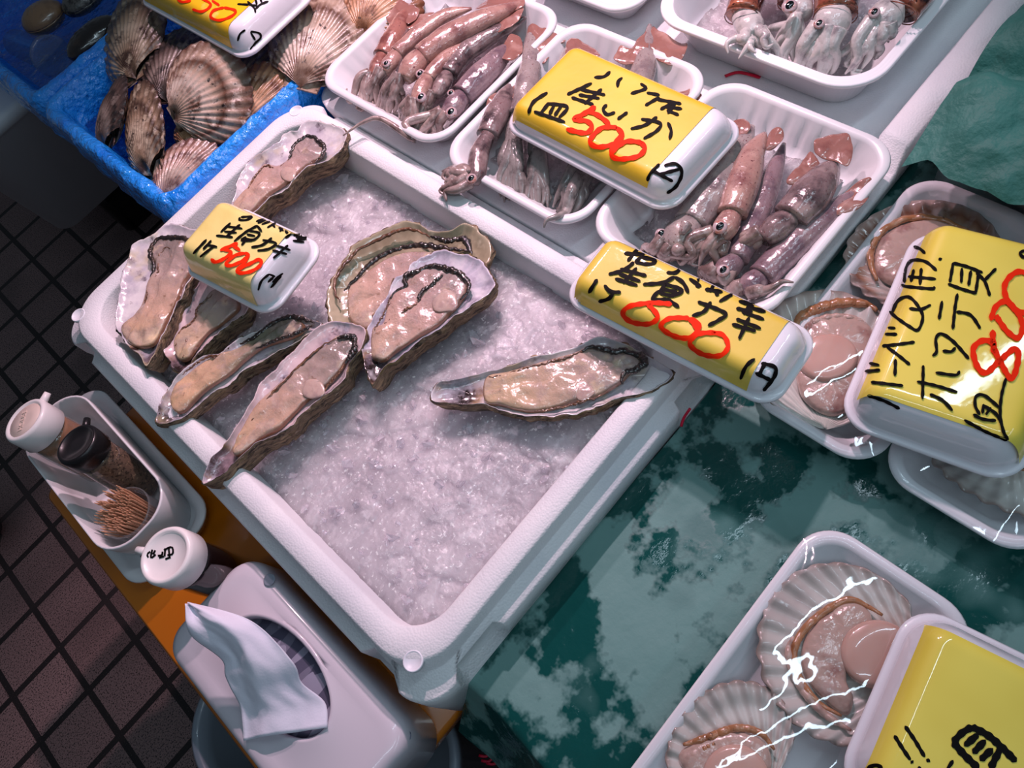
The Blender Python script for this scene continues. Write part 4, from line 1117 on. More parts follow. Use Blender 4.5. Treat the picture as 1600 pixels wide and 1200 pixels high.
s4.write('T5', [[(1360, 110), (1345, 30), (1265, 20), (1200, 85), (1230, 215), (1300, 268), (1400, 180), (1520, 82), (1552, 150), (1500, 312), (1410, 180), (1360, 60), (1352, -60)]], 46, 'ink_red')

s5 = Sign('lemon yellow sign at the near right corner, black double exclamation mark', [(1600, 1412), (1298, 1228), (1515, 982)], .000, .034, (.02, .905, -.02, .88), 'paper_lemon', r=.026, inset=.018)
s5.write('T6', [[(612, 855), (690, 970), (770, 1105)], [(790, 1130), (812, 1145)], [(525, 935), (590, 1040), (650, 1130)], [(660, 1145), (672, 1155)], [(300, 1200), (370, 1178), (420, 1200)], [(1005, 1140), (960, 1210)], [(725, 1190), (735, 1230)]], 32, 'ink_black')
s5.write('T6', [[(1165, 858), (1080, 910), (1010, 985)], [(1010, 985), (1100, 1090), (1215, 1200)], [(1165, 858), (1300, 930), (1415, 1030), (1525, 1140)], [(1415, 1015), (1380, 1080), (1320, 1200)], [(1210, 925), (1110, 1010)], [(1270, 975), (1180, 1070)], [(1330, 1045), (1240, 1130)]], 62, 'ink_black')

s6 = Sign('bright yellow sign reading 350 on the pile of live scallops', [(385, 98), (216, 4), (320, -90)], .045, .030, (.115, .985, 0, 1.0), 'paper_strong', r=.022, inset=.016)
s6.write('T7', [[(862, 340), (880, 285), (922, 250)], [(970, 262), (1040, 278), (1050, 315), (1005, 360), (965, 412)], [(968, 270), (1005, 332)], [(862, 36), (960, 42), (1022, 50)], [(945, 15), (1000, 70), (1008, 105)], [(1012, 75), (1050, 40), (1115, 12)], [(1010, -10), (1022, 40)], [(1050, -20), (1060, 20)]], 18, 'ink_black')
s6.write('T7', [[(360, -10), (400, 18), (470, 8)], [(545, -20), (632, 30), (620, 70), (560, 98), (488, 78)], [(650, 8), (708, 46)], [(745, 66), (660, 92), (640, 145), (715, 170), (815, 135), (842, 90), (750, 66)]], 22, 'ink_red')


# ---------------------------------------------------------------- blue film lined crates with live shellfish
def crate(label, x0, x1, y0, y1):
    root = thing('shellfish_crate', ((x0 + x1) / 2, (y0 + y1) / 2, RIM - .13), label, 'crate', 'blue film lined crates')

    def fn(k, R):
        for i, p in enumerate(R):
            a = .004 * ns(p[0] * 25, p[1] * 25, k * .35) + .0022 * ns(p[0] * 80, p[1] * 80, k * .5)
            d = np.array([p[0] - (x0 + x1) / 2, p[1] - (y0 + y1) / 2]); d /= np.linalg.norm(d)
            p[:2] += d * a; p[2] += .0022 * ns(p[0] * 50, p[1] * 50, k + 3)
        return R
    V, F = rbox(x0, x1, y0, y1, [(.02, -.13), (.012, -.125), (.003, -.10), (-.002, -.07), (.002, -.05), (-.001, -.03), (0, -.008), (.004, -.001), (.012, .001), (.019, -.003), (.023, -.02), (.027, -.05), (.034, -.09), (.05, -.1)],
                .03, ne=50, fn=fn)
    mk('film_lining', V, F, 'blue_film', root)
    return root


crate('blue film lined crate of live scallops beside the oyster box', .052, .56, .8055, 1.142)
crate('blue film lined crate of water and clams in the far left corner', .052, .56, 1.150, 1.62)


def water(label, x0, x1, y0, y1, z):
    n = 60; V = []
    for j in range(n + 1):
        for i in range(n + 1):
            x = x0 + (x1 - x0) * i / n; y = y0 + (y1 - y0) * j / n
            V.append((x, y, RIM + z + .0016 * ns(x * 40, y * 60, 0) + .0008 * ns(x * 110, y * 150, 2)))
    F = [(j * (n + 1) + i, j * (n + 1) + i + 1, (j + 1) * (n + 1) + i + 1, (j + 1) * (n + 1) + i) for j in range(n) for i in range(n)]
    tag(mk('water', V, F, 'water'), label, 'water', kind='stuff')


water('shallow sea water around the live scallops', .082, .53, .836, 1.112, -.045)
water('rippled sea water over the clams', .082, .53, 1.181, 1.59, -.022)


def valve(hinge, tip, half, nrm, dome, ribs=22, ramp=.0011, sign=1, ns_=26, nt=100, fan=69, seed=0., rim_wave=0., ears=True):
    """scallop valve: fan of ribs from the hinge"""
    h = np.array(hinge, float); Y = np.array(tip, float) - h; L = np.linalg.norm(Y); Y /= L
    Z = np.array(nrm, float); Z -= Y * (Z @ Y); Z /= np.linalg.norm(Z); X = np.cross(Y, Z)
    R = L / 2; V = []; S = []
    fm = math.radians(fan)
    for j in range(nt + 1):
        t = -1 + 2 * j / nt
        th = t * fm
        ln = 2 * R * math.cos(th) ** .92
        rib = math.cos(t * math.pi * ribs)
        for i in range(ns_ + 1):
            s = i / ns_
            e = ln * s * (1 + (.012 * rib if s > .97 else 0))
            x = e * math.sin(th) * half / (R * .96); y = e * math.cos(th)
            z = dome * (math.sin(math.pi * min(1, s ** .75)) ** .8 * .6 + .4 * (1 - s ** 2) * min(1, s * 6)) * math.cos(t * 1.3) ** .6
            z += rib * ramp * min(1, s * 1.6) * (1 if s < .98 else .6)
            z += .0010 * ns(s * 6, seed + t, 2) + .0006 * math.sin(s * 26 + seed) * s
            z += rim_wave * rib * max(0, s - .8) * 5
            V.append(h + X * x + Y * y + Z * sign * z); S.append(s)
    F = []
    w = ns_ + 1
    for j in range(nt):
        for i in range(ns_):
            F.append((j * w + i, j * w + i + 1, (j + 1) * w + i + 1, (j + 1) * w + i))
    if sign < 0:
        F = [f[::-1] for f in F]
    # ears beside the hinge
    V = np.array(V); b = len(V); ear = []
    for sg in ((-1, 1) if ears else ()):
        pts = [(0, -.015), (sg * .15, -.02), (sg * .16, .08), (sg * .10, .10), (sg * .02, .03)]
        k = len(V)
        V = np.vstack([V, [h + X * p[0] * L + Y * p[1] * L + Z * sign * .0012 for p in pts], [h + X * p[0] * L + Y * p[1] * L - Z * sign * .0006 for p in pts]])
        f1 = tuple(range(k, k + 5)); F.append(f1); F.append(tuple(reversed(range(k + 5, k + 10))))
        for i in range(5):
            j = (i + 1) % 5; F.append((k + i, k + j, k + 5 + j, k + 5 + i))
        S += [.2] * 10
    return V, F, S


def scallop(label, hinge, zh, tip, zt, width, nrm, m, seed=0.):
    """hinge, tip: photo pixels; width in metres"""
    h, t = at(*hinge, zh), at(*tip, zt)
    c = (h + t) / 2
    root = thing('scallop', (c[0], c[1], min(h[2], t[2]) - .02), label, 'scallop', 'live scallops in the blue crate')
    V, F, S = valve(h, t, width / 2, nrm, .017, 20, .0013, 1, seed=seed)
    mk('upper_valve', V, F, m, root, attr={'s': S})
    V, F, S = valve(h, t, width / 2 * 1.02, nrm, .010, 20, .0010, -1, seed=seed + 3)
    mk('lower_valve', V, F, 'scallop_rose', root, attr={'s': S})
    return root


toC = lambda px, py: (CAMLOC - at(px, py, 0)) / np.linalg.norm(CAMLOC - at(px, py, 0))
scallop('largest pale brown ribbed scallop in the middle of the pile', (273, 186), .002, (384, 103), .026, .118, (-.35, -.35, .9), 'scallop_light', 1)
scallop('upright brown and white scallop nearest the front wall of the blue crate', (240, 276), -.018, (212, 134), .012, .086, (-.75, -.25, .75), 'scallop_brown', 2)
scallop('dark scallop behind the upright one against the crate wall', (170, 232), -.02, (186, 122), .0, .085, (-.8, -.1, .6), 'scallop_dark', 3)
scallop('dull brown scallop at the back left of the pile under the 350 sign', (214, 124), .0, (206, -20), .014, .115, (-.5, -.3, .85), 'scallop_brown', 4)
scallop('shaded scallop below the long edge of the 350 sign', (262, 160), -.008, (300, 40), .01, .11, (-.3, -.2, .9), 'scallop_dark', 5)
scallop('orange brown scallop beside the corner of the oyster box', (372, 212), -.020, (450, 104), .0, .080, (-.5, -.45, .75), 'scallop_orange', 6)
scallop('smooth rosy scallop low in the front corner of the blue crate', (262, 322), -.030, (336, 224), -.016, .085, (-.2, -.35, .95), 'scallop_rose', 7)
scallop('rosy fan shaped scallop beside the white squid tray', (470, 138), -.006, (528, -22), .022, .118, (-.25, -.35, .9), 'scallop_light', 8)
scallop('reddish brown scallop behind the fan shaped one at the top edge', (566, 58), -.004, (630, -40), .014, .10, (-.1, -.3, .9), 'scallop_orange', 9)
scallop('greenish shaded scallop just under the white end of the 350 sign', (362, 168), -.018, (432, 70), .004, .10, (-.3, -.3, .9), 'scallop_dark', 10)
scallop('small scallop wedged under the hinge of the largest one', (300, 236), -.026, (320, 180), -.02, .06, (-.1, -.3, .9), 'scallop_orange', 11)


def clam(label, a, b, z, wide, thick, m, name='clam'):
    p, q = at(*a, z), at(*b, z); c = (p + q) / 2; X = (q - p) / 2
    d = X / np.linalg.norm(X); Yv = np.cross((0, 0, 1), d)
    root = thing(name, (c[0], c[1], c[2] - thick), label, 'clam')
    for nm, sg in (('upper_valve', 1), ('lower_valve', -1)):
        V, F = ellipsoid(c, [X, Yv * wide / 2, np.array([0, 0, thick])], 40, 30)
        for k in range(len(V)):
            if (V[k, 2] - c[2]) * sg < 0: V[k, 2] = c[2]
            s = (V[k] - p) @ d / (2 * np.linalg.norm(X))
            dist = np.linalg.norm(V[k, :2] - (p + .2 * (q - p))[:2])
            V[k, 2] += sg * .0006 * math.sin(dist * 1100)
            V[k, :2] += (V[k, :2] - c[:2]) * .04 * math.sin(3 * s)
        mk(nm, V, F, m, root)


clam('brown ribbed clam just under the water in the far left crate', (38, 46), (98, 8), -.02, .055, .02, 'clam_brown')
clam('grey patterned clam beside the brown one in the water', (102, 22), (160, -30), -.02, .05, .018, 'clam_grey')
clam('long black clam against the inner wall of the far left crate', (108, 92), (182, 28), -.012, .045, .018, 'clam_black')
cp = thing('plastic_cup', at(40, 85, -.05), 'clear plastic cup lying under the water in the far left crate', 'cup')
V, F = lathe(at(82, 88, -.025), at(-20, 50, -.03), [(0, .026), (.001, .03), (.008, .029), (.01, .025), (.10, .02), (.102, .0)], 30)
mk('cup_body', V, F, 'clear_plastic', cp)

# ---------------------------------------------------------------- things under the crates
fbx = thing('foam_box', (.3, .98, 0), 'white foam box standing under the scallop crate', 'foam box')
V, F = rbox(.075, .54, .82, 1.16, [(.01, -.55), (.004, -.54), (0, -.30), (0, -.135), (.004, -.132)], .03, ne=8)
mk('body', V, F, 'foam_smooth', fbx)
tb = thing('storage_tub', (.2, 1.75, 0), 'grey white tub on the floor below the far left crate', 'tub')
V, F = rbox(-.10, .5, 1.46, 2.0, [(.05, -.40), (.03, -.40), (.004, -.165), (-.006, -.163), (-.006, -.14), (.004, -.138), (.03, -.139)], .06, ne=8)
V[:, 2] -= 0
mk('tub_body', V, F, 'tub_white', tb)
st = thing('floor_stand', (.2, 1.75, 0), 'dark low stand carrying the grey white tub', 'stand')
V, F = rbox(.02, .45, 1.56, 1.9, [(.01, -.55), (0, -.548), (0, -.402), (.004, -.401)], .02)
mk('stand_body', V, F, 'boot_black', st)

# ---------------------------------------------------------------- green paper
def sheet(nx, ny, fn):
    V = [fn(i / nx, j / ny) for j in range(ny + 1) for i in range(nx + 1)]
    F = [(j * (nx + 1) + i, j * (nx + 1) + i + 1, (j + 1) * (nx + 1) + i + 1, (j + 1) * (nx + 1) + i) for j in range(ny) for i in range(nx)]
    return np.array(V), F


gb = thing('display_box', (.25, -.2, 0), 'long box under the green paper carrying the wrapped scallops', 'box')
V, F = rbox(-.07, .60, -.55, .162, [(.01, -.55), (.003, -.54), (0, -.07), (.004, -.0605), (.03, -.0600)], .015)
mk('body', V, F, 'boot_black', gb)


def gsheet(u, v):
    # u runs over the front edge: first the hanging flap, then the flat top
    y = .186 - v * .75 + (.006 * ns(u * 3, 1, 0))
    s = u * .80
    flap = .075
    wob = .006 * ns(y * 9, 0, 4)
    if s < flap:
        x = -.088 + wob - (flap - s) * .55 + .010 * ns(y * 14, s * 6, 2) * (flap - s) / flap
        z = -.058 - (flap - s)
    else:
        x = -.088 + wob * max(0, 1 - (s - flap) / .1) + (s - flap)
        d = s - flap
        z = -.0565 + .0012 * ns(x * 22, y * 22, 1) + .0016 * ns(x * 9 + y * 16, y * 7, 5) - .002 * math.exp(-d / .01)
    return (x, y, RIM + z)


V, F = sheet(150, 150, gsheet)
gp = mk('wet_green_paper', V, F, 'green_paper')
tag(gp, 'wet dark green paper spread under the wrapped scallop trays', 'paper')

ub = thing('foam_box', (.75, -.1, 0), 'white foam box edge below the upper crumpled green paper', 'foam box')
V, F = rbox(.536, .99, -.5, .145, [(.01, -.55), (.004, -.54), (0, -.016), (-.006, -.014), (-.006, .000), (0, .002), (.03, .002)], .02, ne=10)
mk('body', V, F, 'foam_smooth', ub)


def gupper(u, v):
    y = .158 - v * .5
    x0 = .492 - .025 * v + .018 * ns(v * 5, 2, 0) + .010 * ns(v * 14, 5, 0)
    x = x0 + u * .5
    lift = .052 + .010 * math.sin(u * 7 + v * 5) * math.exp(-u * 1.4) + .007 * ns(x * 22, y * 26, 2) + .004 * ns(x * 60, y * 60, 3)
    fold = -.026 * max(0, 1 - u / .11) ** 1.3 - .014 * max(0, 1 - v / .04)
    crease = -.020 * math.exp(-((u - .16 - .10 * math.sin(v * 4 + .3)) / .030) ** 2) + .010 * math.exp(-((u - .24 - .10 * math.sin(v * 4 + .3)) / .06) ** 2)
    return (x, y, RIM + lift + fold + crease)


V, F = sheet(110, 110, gupper)
gu = mk('green_paper', V, F, 'green_paper_dry')
tag(gu, 'dry crumpled green paper draped over the box at the upper right', 'paper')


# ---------------------------------------------------------------- half shell scallops
def halfshell(label, hinge, tip, z, width, m, center, mus, arc, gill, zh=None):
    """hinge, tip, center: photo pixels; mus (px,py,r) adductor; arc outer mantle pixels; gill polygon pixels"""
    h, t = at(*hinge, z - .001), at(*tip, z)
    c = (h + t) / 2
    root = thing('half_shell_scallop', (c[0], c[1], RIM - .052), label, 'scallop', 'half shell scallops in wrapped trays')
    V, F, S = valve(h, t, width / 2, (0, 0, 1), .010, 17, .0010, -1, ns_=30, nt=140, seed=c[0] * 40, rim_wave=.0012, ears='pale' not in label)
    o = mk('shell', V, F, m, root, attr={'s': S})
    md = o.modifiers.new('thickness', 'SOLIDIFY'); md.thickness = .0016; md.offset = -1
    if gill:
        G = even_path(np.array([at(*p, z - .0035) for p in gill]), 90, True)
        V, F, T, A, B = fill(G, [(1, -.002), (.97, .002), (.9, .0036), (.75, .005), (.55, .0056), (.3, .006), (0, .006)])
        for k in range(len(V)):
            e = min(1, (1 - T[k]) * 4)
            V[k, 2] += e * (.0016 * ns(V[k, 0] * 90, V[k, 1] * 90, 1) + .001 * ns(V[k, 0] * 220, V[k, 1] * 220, 4))
        mk('gill', V, F, 'scallop_gill', root)
    for path, w, mm in arc:
        P = even_path(np.array([at(*p, z - .0005) for p in path]), 60)
        for k in range(len(P)):
            P[k, 2] += .0007 * math.sin(k * .8) + .0006 * ns(k * .3, w * 900, 1)
        V, F = tube(P, [w * .4, w, w * 1.05, w, w * .9, w * .35], 12, .8, ruffle=.06)
        mk('mantle', V, F, mm, root)
    if mus:
        p = at(mus[0], mus[1], z + .001); r = mus[2]
        V = []; rings = []
        a = np.linspace(0, 2 * np.pi, 48, endpoint=False)
        for rr, zz in ((.9, -.014), (.98, -.008), (1.0, -.002), (.985, .002), (.94, .0042), (.84, .0054), (.5, .006), (.2, .006)):
            rings.append(np.array([p + np.array([r * rr * math.cos(q) * (1 + .05 * math.cos(2 * q + 1)), r * rr * math.sin(q) * (1 + .05 * math.cos(2 * q + 1)), zz]) for q in a]))
        V, F = bridge(rings, True, True, True)
        V[:, 2] += [.0006 * ns(v[0] * 50, v[1] * 50, 1) for v in V]
        mk('adductor_muscle', V, F, 'scallop_meat', root)
    return root


Rp = lambda *p: px_of('R', p)
halfshell('large white half shell scallop in the front tray, thick pink muscle at its right', (1448, 1050), (1186, 982), -.022, .118, 'shell_white', None,
          (1372, 1022, .0245),
          [(Rp((1010, 430), (880, 365), (760, 420), (670, 510), (640, 600), (670, 700), (740, 790), (840, 850)), .0028, 'scallop_mantle'),
           (Rp((640, 520), (618, 580), (640, 670), (700, 770), (780, 850), (880, 910)), .0030, 'scallop_gill')],
          Rp((700, 500), (780, 420), (880, 370), (960, 420), (960, 520), (880, 600), (860, 700), (890, 780), (860, 850), (760, 780), (690, 690), (670, 600)))
halfshell('front half shell scallop with orange frill under bright film reflections', (1205, 1235), (1076, 1102), -.022, .094, 'shell_white', None,
          (1150, 1215, .022),
          [(Rp((180, 970), (280, 940), (400, 900), (500, 920), (560, 990)), .0028, 'scallop_mantle'), (Rp((220, 1060), (250, 1000), (330, 960)), .0026, 'scallop_mantle')],
          Rp((160, 1010), (260, 950), (400, 910), (520, 960), (540, 1080), (380, 1160), (220, 1120)))
Qp = lambda *p: px_of('Q', p)
halfshell('brown edged half shell scallop behind the barbecue sign', (1490, 470), (1392, 322), -.024, .120, 'shell_brownrim', None, None,
          [(Qp((400, 360), (380, 290), (400, 230), (450, 190), (520, 170), (600, 180), (680, 215)), .0034, 'scallop_mantle')],
          Qp((400, 340), (400, 250), (460, 200), (560, 180), (640, 210), (600, 300), (500, 380)))
halfshell('pale half shell scallop with a smooth pink muscle beside the 600 sign', (1290, 668), (1288, 452), -.022, .112, 'shell_white', None,
          (1293, 560, .0235),
          [(Qp((160, 500), (170, 470), (230, 440), (300, 425), (370, 430), (400, 450)), .0048, 'scallop_mantle'), (Qp((180, 560), (200, 490), (280, 465), (360, 480)), .003, 'scallop_gill')],
          Qp((160, 640), (170, 520), (230, 465), (340, 465), (400, 540), (380, 680), (280, 760), (190, 720)))
halfshell('half shell scallop whose white edge shows below the barbecue sign', (1590, 690), (1540, 782), -.024, .105, 'shell_white', None, None, [(px_of('P', [(1560, 720), (1600, 730), (1640, 720)]), .003, 'scallop_mantle')], None)

# ---------------------------------------------------------------- left side: board, caddy, bottles, tissue box
ob = thing('orange_table', (-.05, .45, 0), 'orange plastic board under the caddy and the foam oyster box', 'table')
V, F = rbox(-.282, .25, .193, .7435, [(.003, -.141), (0, -.139), (0, -.1225), (.003, -.1205)], .012)
mk('board', V, F, 'orange_plastic', ob)
for x in (-.09, .21):
    for y in (.30, .70):
        V, F = rbox(x - .015, x + .015, y - .015, y + .015, [(0, -.55), (0, -.1405)], .004, nc=3, ne=2)
        mk('leg', V, F, 'orange_plastic', ob)

cad = thing('caddy', (-.206, .663, RIM - .12), 'white oval condiment caddy on a flanged base beside the oyster box', 'caddy')
V, F = rbox(-.262, -.150, .528, .797, [(.02, -.120), (.008, -.119), (.003, -.106), (0, -.103), (.001, -.101), (.006, -.101), (.012, -.104), (.016, -.114), (.03, -.115)], .03, ne=12)
mk('base_plate', V, F, 'caddy_plastic', cad)
V, F = rbox(-.246, -.158, .540, .760, [(.012, -.1145), (.008, -.113), (.002, -.075), (0, -.0515), (.0008, -.050), (.0025, -.0505), (.004, -.075), (.010, -.110), (.02, -.112)], .036, ne=14)
mk('basket', V, F, 'caddy_plastic', cad)


def bottle(label, top, base, r, hcap, capm, bodym, group, letters=None, spout=None, inner=None, glass=None):
    a, b = np.array(base, float), np.array(top, float)
    H = np.linalg.norm(b - a); d = (b - a) / H
    root = thing('condiment_bottle', tuple(a), label, 'bottle', group)
    hb = H - hcap
    V, F = lathe(a, b, [(0, r * .80), (.003, r * .88), (hb * .7, r * .90), (hb * .9, r * .88), (hb, r * .86)], 40)
    mk('bottle_body', V, F, bodym, root)
    if glass:
        V, F = lathe(a - d * .0005, b, [(0, r * .86), (.003, r * .93), (hb * .7, r * .95), (hb * .9, r * .92), (hb, r * .88)], 40)
        mk('bottle_wall', V, F, 'clear_plastic', root)
    V, F = lathe(a, b, [(hb - .001, r * .96), (hb, r), (H - .004, r), (H - .001, r * .95), (H, r * .88), (H - .0006, r * .80), (H - .0022, r * .77), (H - .0024, r * .3)], 48)
    cap = mk('cap', V, F, capm, root)
    if inner:
        V, F = lathe(a, b, [(H - .0026, r * .76), (H - .0016, r * .755), (H - .0014, r * .3)], 40)
        mk('cap_disc', V, F, inner, cap)
    if spout is not None:
        s = np.array(spout, float); s -= d * (s @ d); s /= np.linalg.norm(s)
        p0 = a + d * (H - .006) + s * r * .85
        V, F = tube(np.array([p0, p0 + s * .006, p0 + s * .013 + d * .001]), [.0042, .0040, .0034], 14)
        mk('spout', V, F, capm, cap)
    return root, a, d, H


tW = at(37, 655, .0); tB = at(118, 692, -.006); tS = at(257, 867, .012)
bl = lambda px, py, z, dx, dy: None
b1, a1, d1, H1 = bottle('white capped sauce bottle with orange sauce in the caddy', tW, tW + np.array([.002, -.022, -.104]), .0265, .026, 'cap_white', 'sauce_orange', 'bottles in the caddy', spout=(1.0, .4, 0), inner='cap_cream', glass=True)
b2, a2, d2, H2 = bottle('black capped pepper bottle in the middle of the caddy', tB, tB + np.array([-.006, -.016, -.102]), .0235, .022, 'cap_black', 'pepper_brown', 'bottles in the caddy', spout=(.6, .7, 0))
b3, a3, d3, H3 = bottle('white capped soy sauce bottle marked in black pen beside the tissue box', tS, tS + np.array([.004, -.004, -.130]), .0268, .024, 'cap_white', 'soy_dark', 'bottles beside the oyster box', spout=(-.5, .9, 0))


def project_plane(p, d, crop, strokes, w, ink, parent, name, lab):
    """pen strokes of the photograph laid on the plane through p with normal d"""
    Vs, Fs = [], []
    s = CROPS[crop][2]
    for st_ in strokes:
        q = px_of(crop, st_); n = 10
        P = even_path(np.array(q), n) if len(q) > 2 else np.array([np.array(q[0]) + (np.array(q[1]) - q[0]) * i / (n - 1) for i in range(n)])
        T = np.gradient(P, axis=0); T /= np.linalg.norm(T, axis=1)[:, None]
        N_ = np.c_[-T[:, 1], T[:, 0]]
        for i in range(n):
            for sg in (-1, 1):
                pp = P[i] + N_[i] * w / s / 2 * sg
                r = CW @ np.array([(pp[0] - 800) / FPX, (pp[1] - 600) / FPX, 1.])
                Vs.append(CAMLOC + r * (((p - CAMLOC) @ d) / (r @ d)))
            if i:
                k = len(Vs); Fs.append((k - 4, k - 3, k - 1, k - 2))
    mk(name, Vs, Fs, ink, parent, smooth=False, label=lab)


project_plane(a3 + d3 * (H3 - .0018), d3, 'L', [[(412, 583), (420, 572)], [(418, 582), (440, 566)], [(428, 568), (434, 583)], [(446, 560), (442, 584), (456, 574)], [(455, 562), (448, 574)], [(462, 578), (474, 576), (476, 566)], [(466, 584), (480, 580)],
                                             [(484, 556), (482, 580)], [(480, 562), (503, 552), (506, 572), (490, 576)], [(494, 552), (497, 586)], [(484, 588), (500, 582)]], 5.5, 'ink_black', b3, 'lettering', 'black pen scribble')

# embossed maker's letters on the white cap disc
fc = bpy.data.curves.new('emboss', 'FONT'); fc.body = 'HOUSE'; fc.size = .0085; fc.extrude = .0004; fc.align_x = 'CENTER'; fc.align_y = 'CENTER'
fo = bpy.data.objects.new('emboss', fc); COL.objects.link(fo)
bpy.context.view_layer.update()
me = bpy.data.meshes.new_from_object(fo.evaluated_get(bpy.context.evaluated_depsgraph_get()))
bpy.data.objects.remove(fo)
X = np.array([.55, .83, 0.]); X -= d1 * (X @ d1); X /= np.linalg.norm(X); Yv = np.cross(d1, X)
VV = np.array([v.co[:] for v in me.vertices])
VV = np.array([a1 + d1 * (H1 - .0010 + v[2]) + X * (v[0]) + Yv * (v[1] + .003) for v in VV])
mk('lettering', VV, [p.vertices[:] for p in me.polygons], 'cap_cream', b1, smooth=False, label='raised cream letters')

# toothpick cup
cc = at(195, 800, -.055)
cup = thing('toothpick_cup', (cc[0], cc[1], RIM - .112), 'clear plastic cup full of toothpicks in the caddy', 'cup')
V, F = lathe((cc[0], cc[1], RIM - .111), (cc[0], cc[1], RIM), [(0, .020), (.002, .023), (.05, .0262), (.053, .0275), (.055, .0275), (.0555, .0262), (.05, .0252), (.004, .0225), (.003, .0)], 48)
mk('cup_body', V, F, 'clear_plastic', cup)
lp = np.array([(0, .00), (.004, .0011), (.058, .0011), (.063, .0003)])
V, F = lathe((0, 0, 0), (0, 0, 1), lp, 7)
pk = None
N_P = 150
gold = math.pi * (3 - math.sqrt(5))
for i in range(N_P):
    rr = .0215 * math.sqrt((i + .5) / N_P); th = i * gold
    if pk is None:
        pk = mk('toothpick', V, F, 'wood_pick'); o = pk
    else:
        o = pk.copy(); COL.objects.link(o)
    bx, by = cc[0] + rr * math.cos(th) * .72, cc[1] + rr * math.sin(th) * .72
    tx, ty = cc[0] + rr * math.cos(th) * 1.0, cc[1] + rr * math.sin(th) * 1.0
    if i % 3 == 0 and math.cos(th - 2.2) > .1:    # a fan that leans across
        tx -= .010; ty += .006
    dz = .062
    base = Vector((bx, by, RIM - .106 + .010 * math.cos(th - .4) * rr / .0215 + .003 * random.random()))
    top = Vector((tx, ty, base.z + dz))
    o.rotation_euler = (top - base).to_track_quat('Z', 'Y').to_euler()
    o.location = base
    tag(o, 'thin wooden toothpick standing in the clear cup', 'toothpick', 'toothpicks in the clear cup')

# tissue box cover
tbx = thing('tissue_box', (-.197, .31, RIM - .12), 'white plastic tissue box cover with an oval opening beside the oyster box', 'tissue box')
TX0, TX1, TY0, TY1, TZ = -.256, -.137, .186, .4335, -.045
hc = np.array([-.192, .318])


def ov_ring(rx, ry, z, n):
    R0 = rect_ring((TX0 + TX1) / 2, (TY0 + TY1) / 2, 1, 1, .2, 0, 10, 14)
    P = []
    base = rect_ring((TX0 + TX1) / 2, (TY0 + TY1) / 2, (TX1 - TX0) / 2 - .02, (TY1 - TY0) / 2 - .02, .02, 0, 10, 14)
    for p in base:
        th = math.atan2((p[1] - hc[1]) / .09, (p[0] - hc[0]) / .04)
        P.append((hc[0] + rx * math.cos(th), hc[1] + ry * math.sin(th), RIM + z))
    return np.array(P)


rings = []
for i, z in [(.001, -.1195), (0, -.119), (.002, -.062), (.003, -.054), (.0055, -.0485), (.010, -.0458), (.016, -.045), (.02, -.045)]:
    rings.append(rect_ring((TX0 + TX1) / 2, (TY0 + TY1) / 2, (TX1 - TX0) / 2 - i, (TY1 - TY0) / 2 - i, .026 - i * .5, RIM + z, 10, 14))
rings += [ov_ring(.0385, .0715, -.0452, 0), ov_ring(.0365, .069, -.0440, 0), ov_ring(.0345, .0665, -.0440, 0), ov_ring(.033, .065, -.0465, 0), ov_ring(.033, .065, -.052, 0)]
V, F = bridge(rings, True, False, False)
mk('cover', V, F, 'tissue_plastic', tbx)
V, F = rbox(TX0 + .006, TX1 - .006, TY0 + .006, TY1 - .006, [(.0, -.119), (.0, -.058), (.004, -.0575)], .012)
mk('inner_carton', V, F, 'tissue_carton', tbx, label='grey patterned inner carton')
# small badge on the cover
p = at(421, 906, TZ + .0006)
V, F = lathe(p, p + np.array([0, 0, 1]), [(0, .0058), (.0005, .0058), (.0006, .005)], 24)
mk('badge', V, F, 'bin_grey', tbx)
# tissue sheet, held in the opening
Lc = [((548, 722), .022), ((556, 805), .012), ((650, 882), -.006), ((662, 935), -.012), ((705, 1025), -.030), ((713, 1120), -.040)]
Rc = [((556, 716), .022), ((735, 768), .010), ((855, 885), -.010), ((885, 950), -.026), ((952, 1008), -.040), ((960, 1082), -.0425)]
Le = even_path(np.array([W('L', [q], z)[0] for q, z in Lc]), 50); Re = even_path(np.array([W('L', [q], z)[0] for q, z in Rc]), 50)
V = []; nu = 40
for j in range(50):
    for i in range(nu + 1):
        u = i / nu
        p = Le[j] * (1 - u) + Re[j] * u
        b = math.sin(math.pi * u)
        p = p + np.array([0, 0, .014 * b * min(1, j / 12) * (1 - .55 * j / 50) + .0045 * math.sin(u * 9 + j * .10) * (b ** .5) * (1 - .4 * j / 50) + .0012 * ns(u * 8, j * .2, 1)])
        V.append(p)
F = [(j * (nu + 1) + i, j * (nu + 1) + i + 1, (j + 1) * (nu + 1) + i + 1, (j + 1) * (nu + 1) + i) for j in range(49) for i in range(nu)]
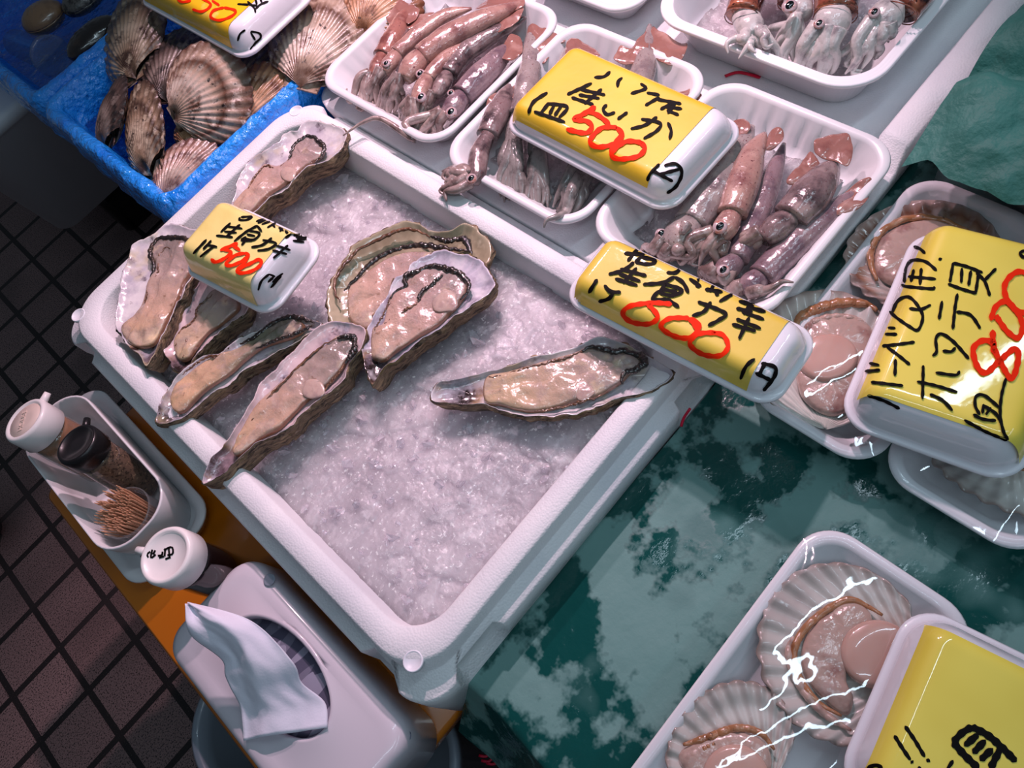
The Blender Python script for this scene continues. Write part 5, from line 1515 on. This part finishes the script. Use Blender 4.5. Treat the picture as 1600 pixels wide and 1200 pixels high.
ts = mk('tissue', V, F, 'tissue_paper')
tag(ts, 'white paper tissue pulled up out of the oval opening', 'tissue')
md = ts.modifiers.new('thickness', 'SOLIDIFY'); md.thickness = .0004

# bin under the tissue box, carton behind
bn = thing('waste_bin', (-.23, .30, 0), 'grey rounded plastic bin below the tissue box with a printed label', 'bin')
V, F = rbox(-.352, -.139, .165, .445, [(.03, -.55), (.02, -.545), (.006, -.21), (-.002, -.208), (-.002, -.192), (.001, -.19), (.006, -.192), (.010, -.21), (.025, -.50), (.04, -.50)], .07, nc=14, ne=10)
mk('bin_body', V, F, 'bin_grey', bn)
lb = [at(*p, -.195) for p in ((655, 1158), (677, 1165), (640, 1225), (612, 1212))]
V, F = sheet(6, 6, lambda u, v: (lb[0] * (1 - u) * (1 - v) + lb[1] * u * (1 - v) + lb[2] * u * v + lb[3] * (1 - u) * v) + np.array([0, 0, .004]))
ct = thing('carton', (-.03, .09, 0), 'dim carton with red print standing in the gap below the green paper', 'carton')
V, F = rbox(-.085, -.072, -.05, .185, [(0, -.55), (0, -.20), (.001, -.199)], .004, nc=3, ne=4)
V2, F2 = rbox(-.136, -.075, .02, .186, [(0, -.55), (0, -.202), (.002, -.200)], .006, nc=3, ne=4)
mk('carton_body', V2, F2, 'carton', ct)
rs = []
for q in ((745, 1158), (750, 1164), (757, 1152), (748, 1180), (752, 1188), (760, 1192)):
    e = at(*q, -.199); rs.append(tube(even_path([e, e + np.array([.004, -.006, 0]), e + np.array([.010, -.007, 0])], 6), .0014, 6, .2))
mk('red_print', *join(*rs), 'pen_red', ct)

# toe of a black boot at the left edge
bt = thing('boot', (-.53, 1.13, 0), 'toe of a black boot on the tiles at the left edge', 'boot')
p0 = at(-60, 835, -.545); p1 = at(14, 832, -.545)
V, F = tube(even_path([p0 + (0, 0, .035), (p0 + p1) / 2 + (0, 0, .032), p1 + (0, 0, .024)], 14), [.040, .046, .046, .042, .032, .012], 20, .75)
mk('boot_upper', V, F, 'boot_black', bt)
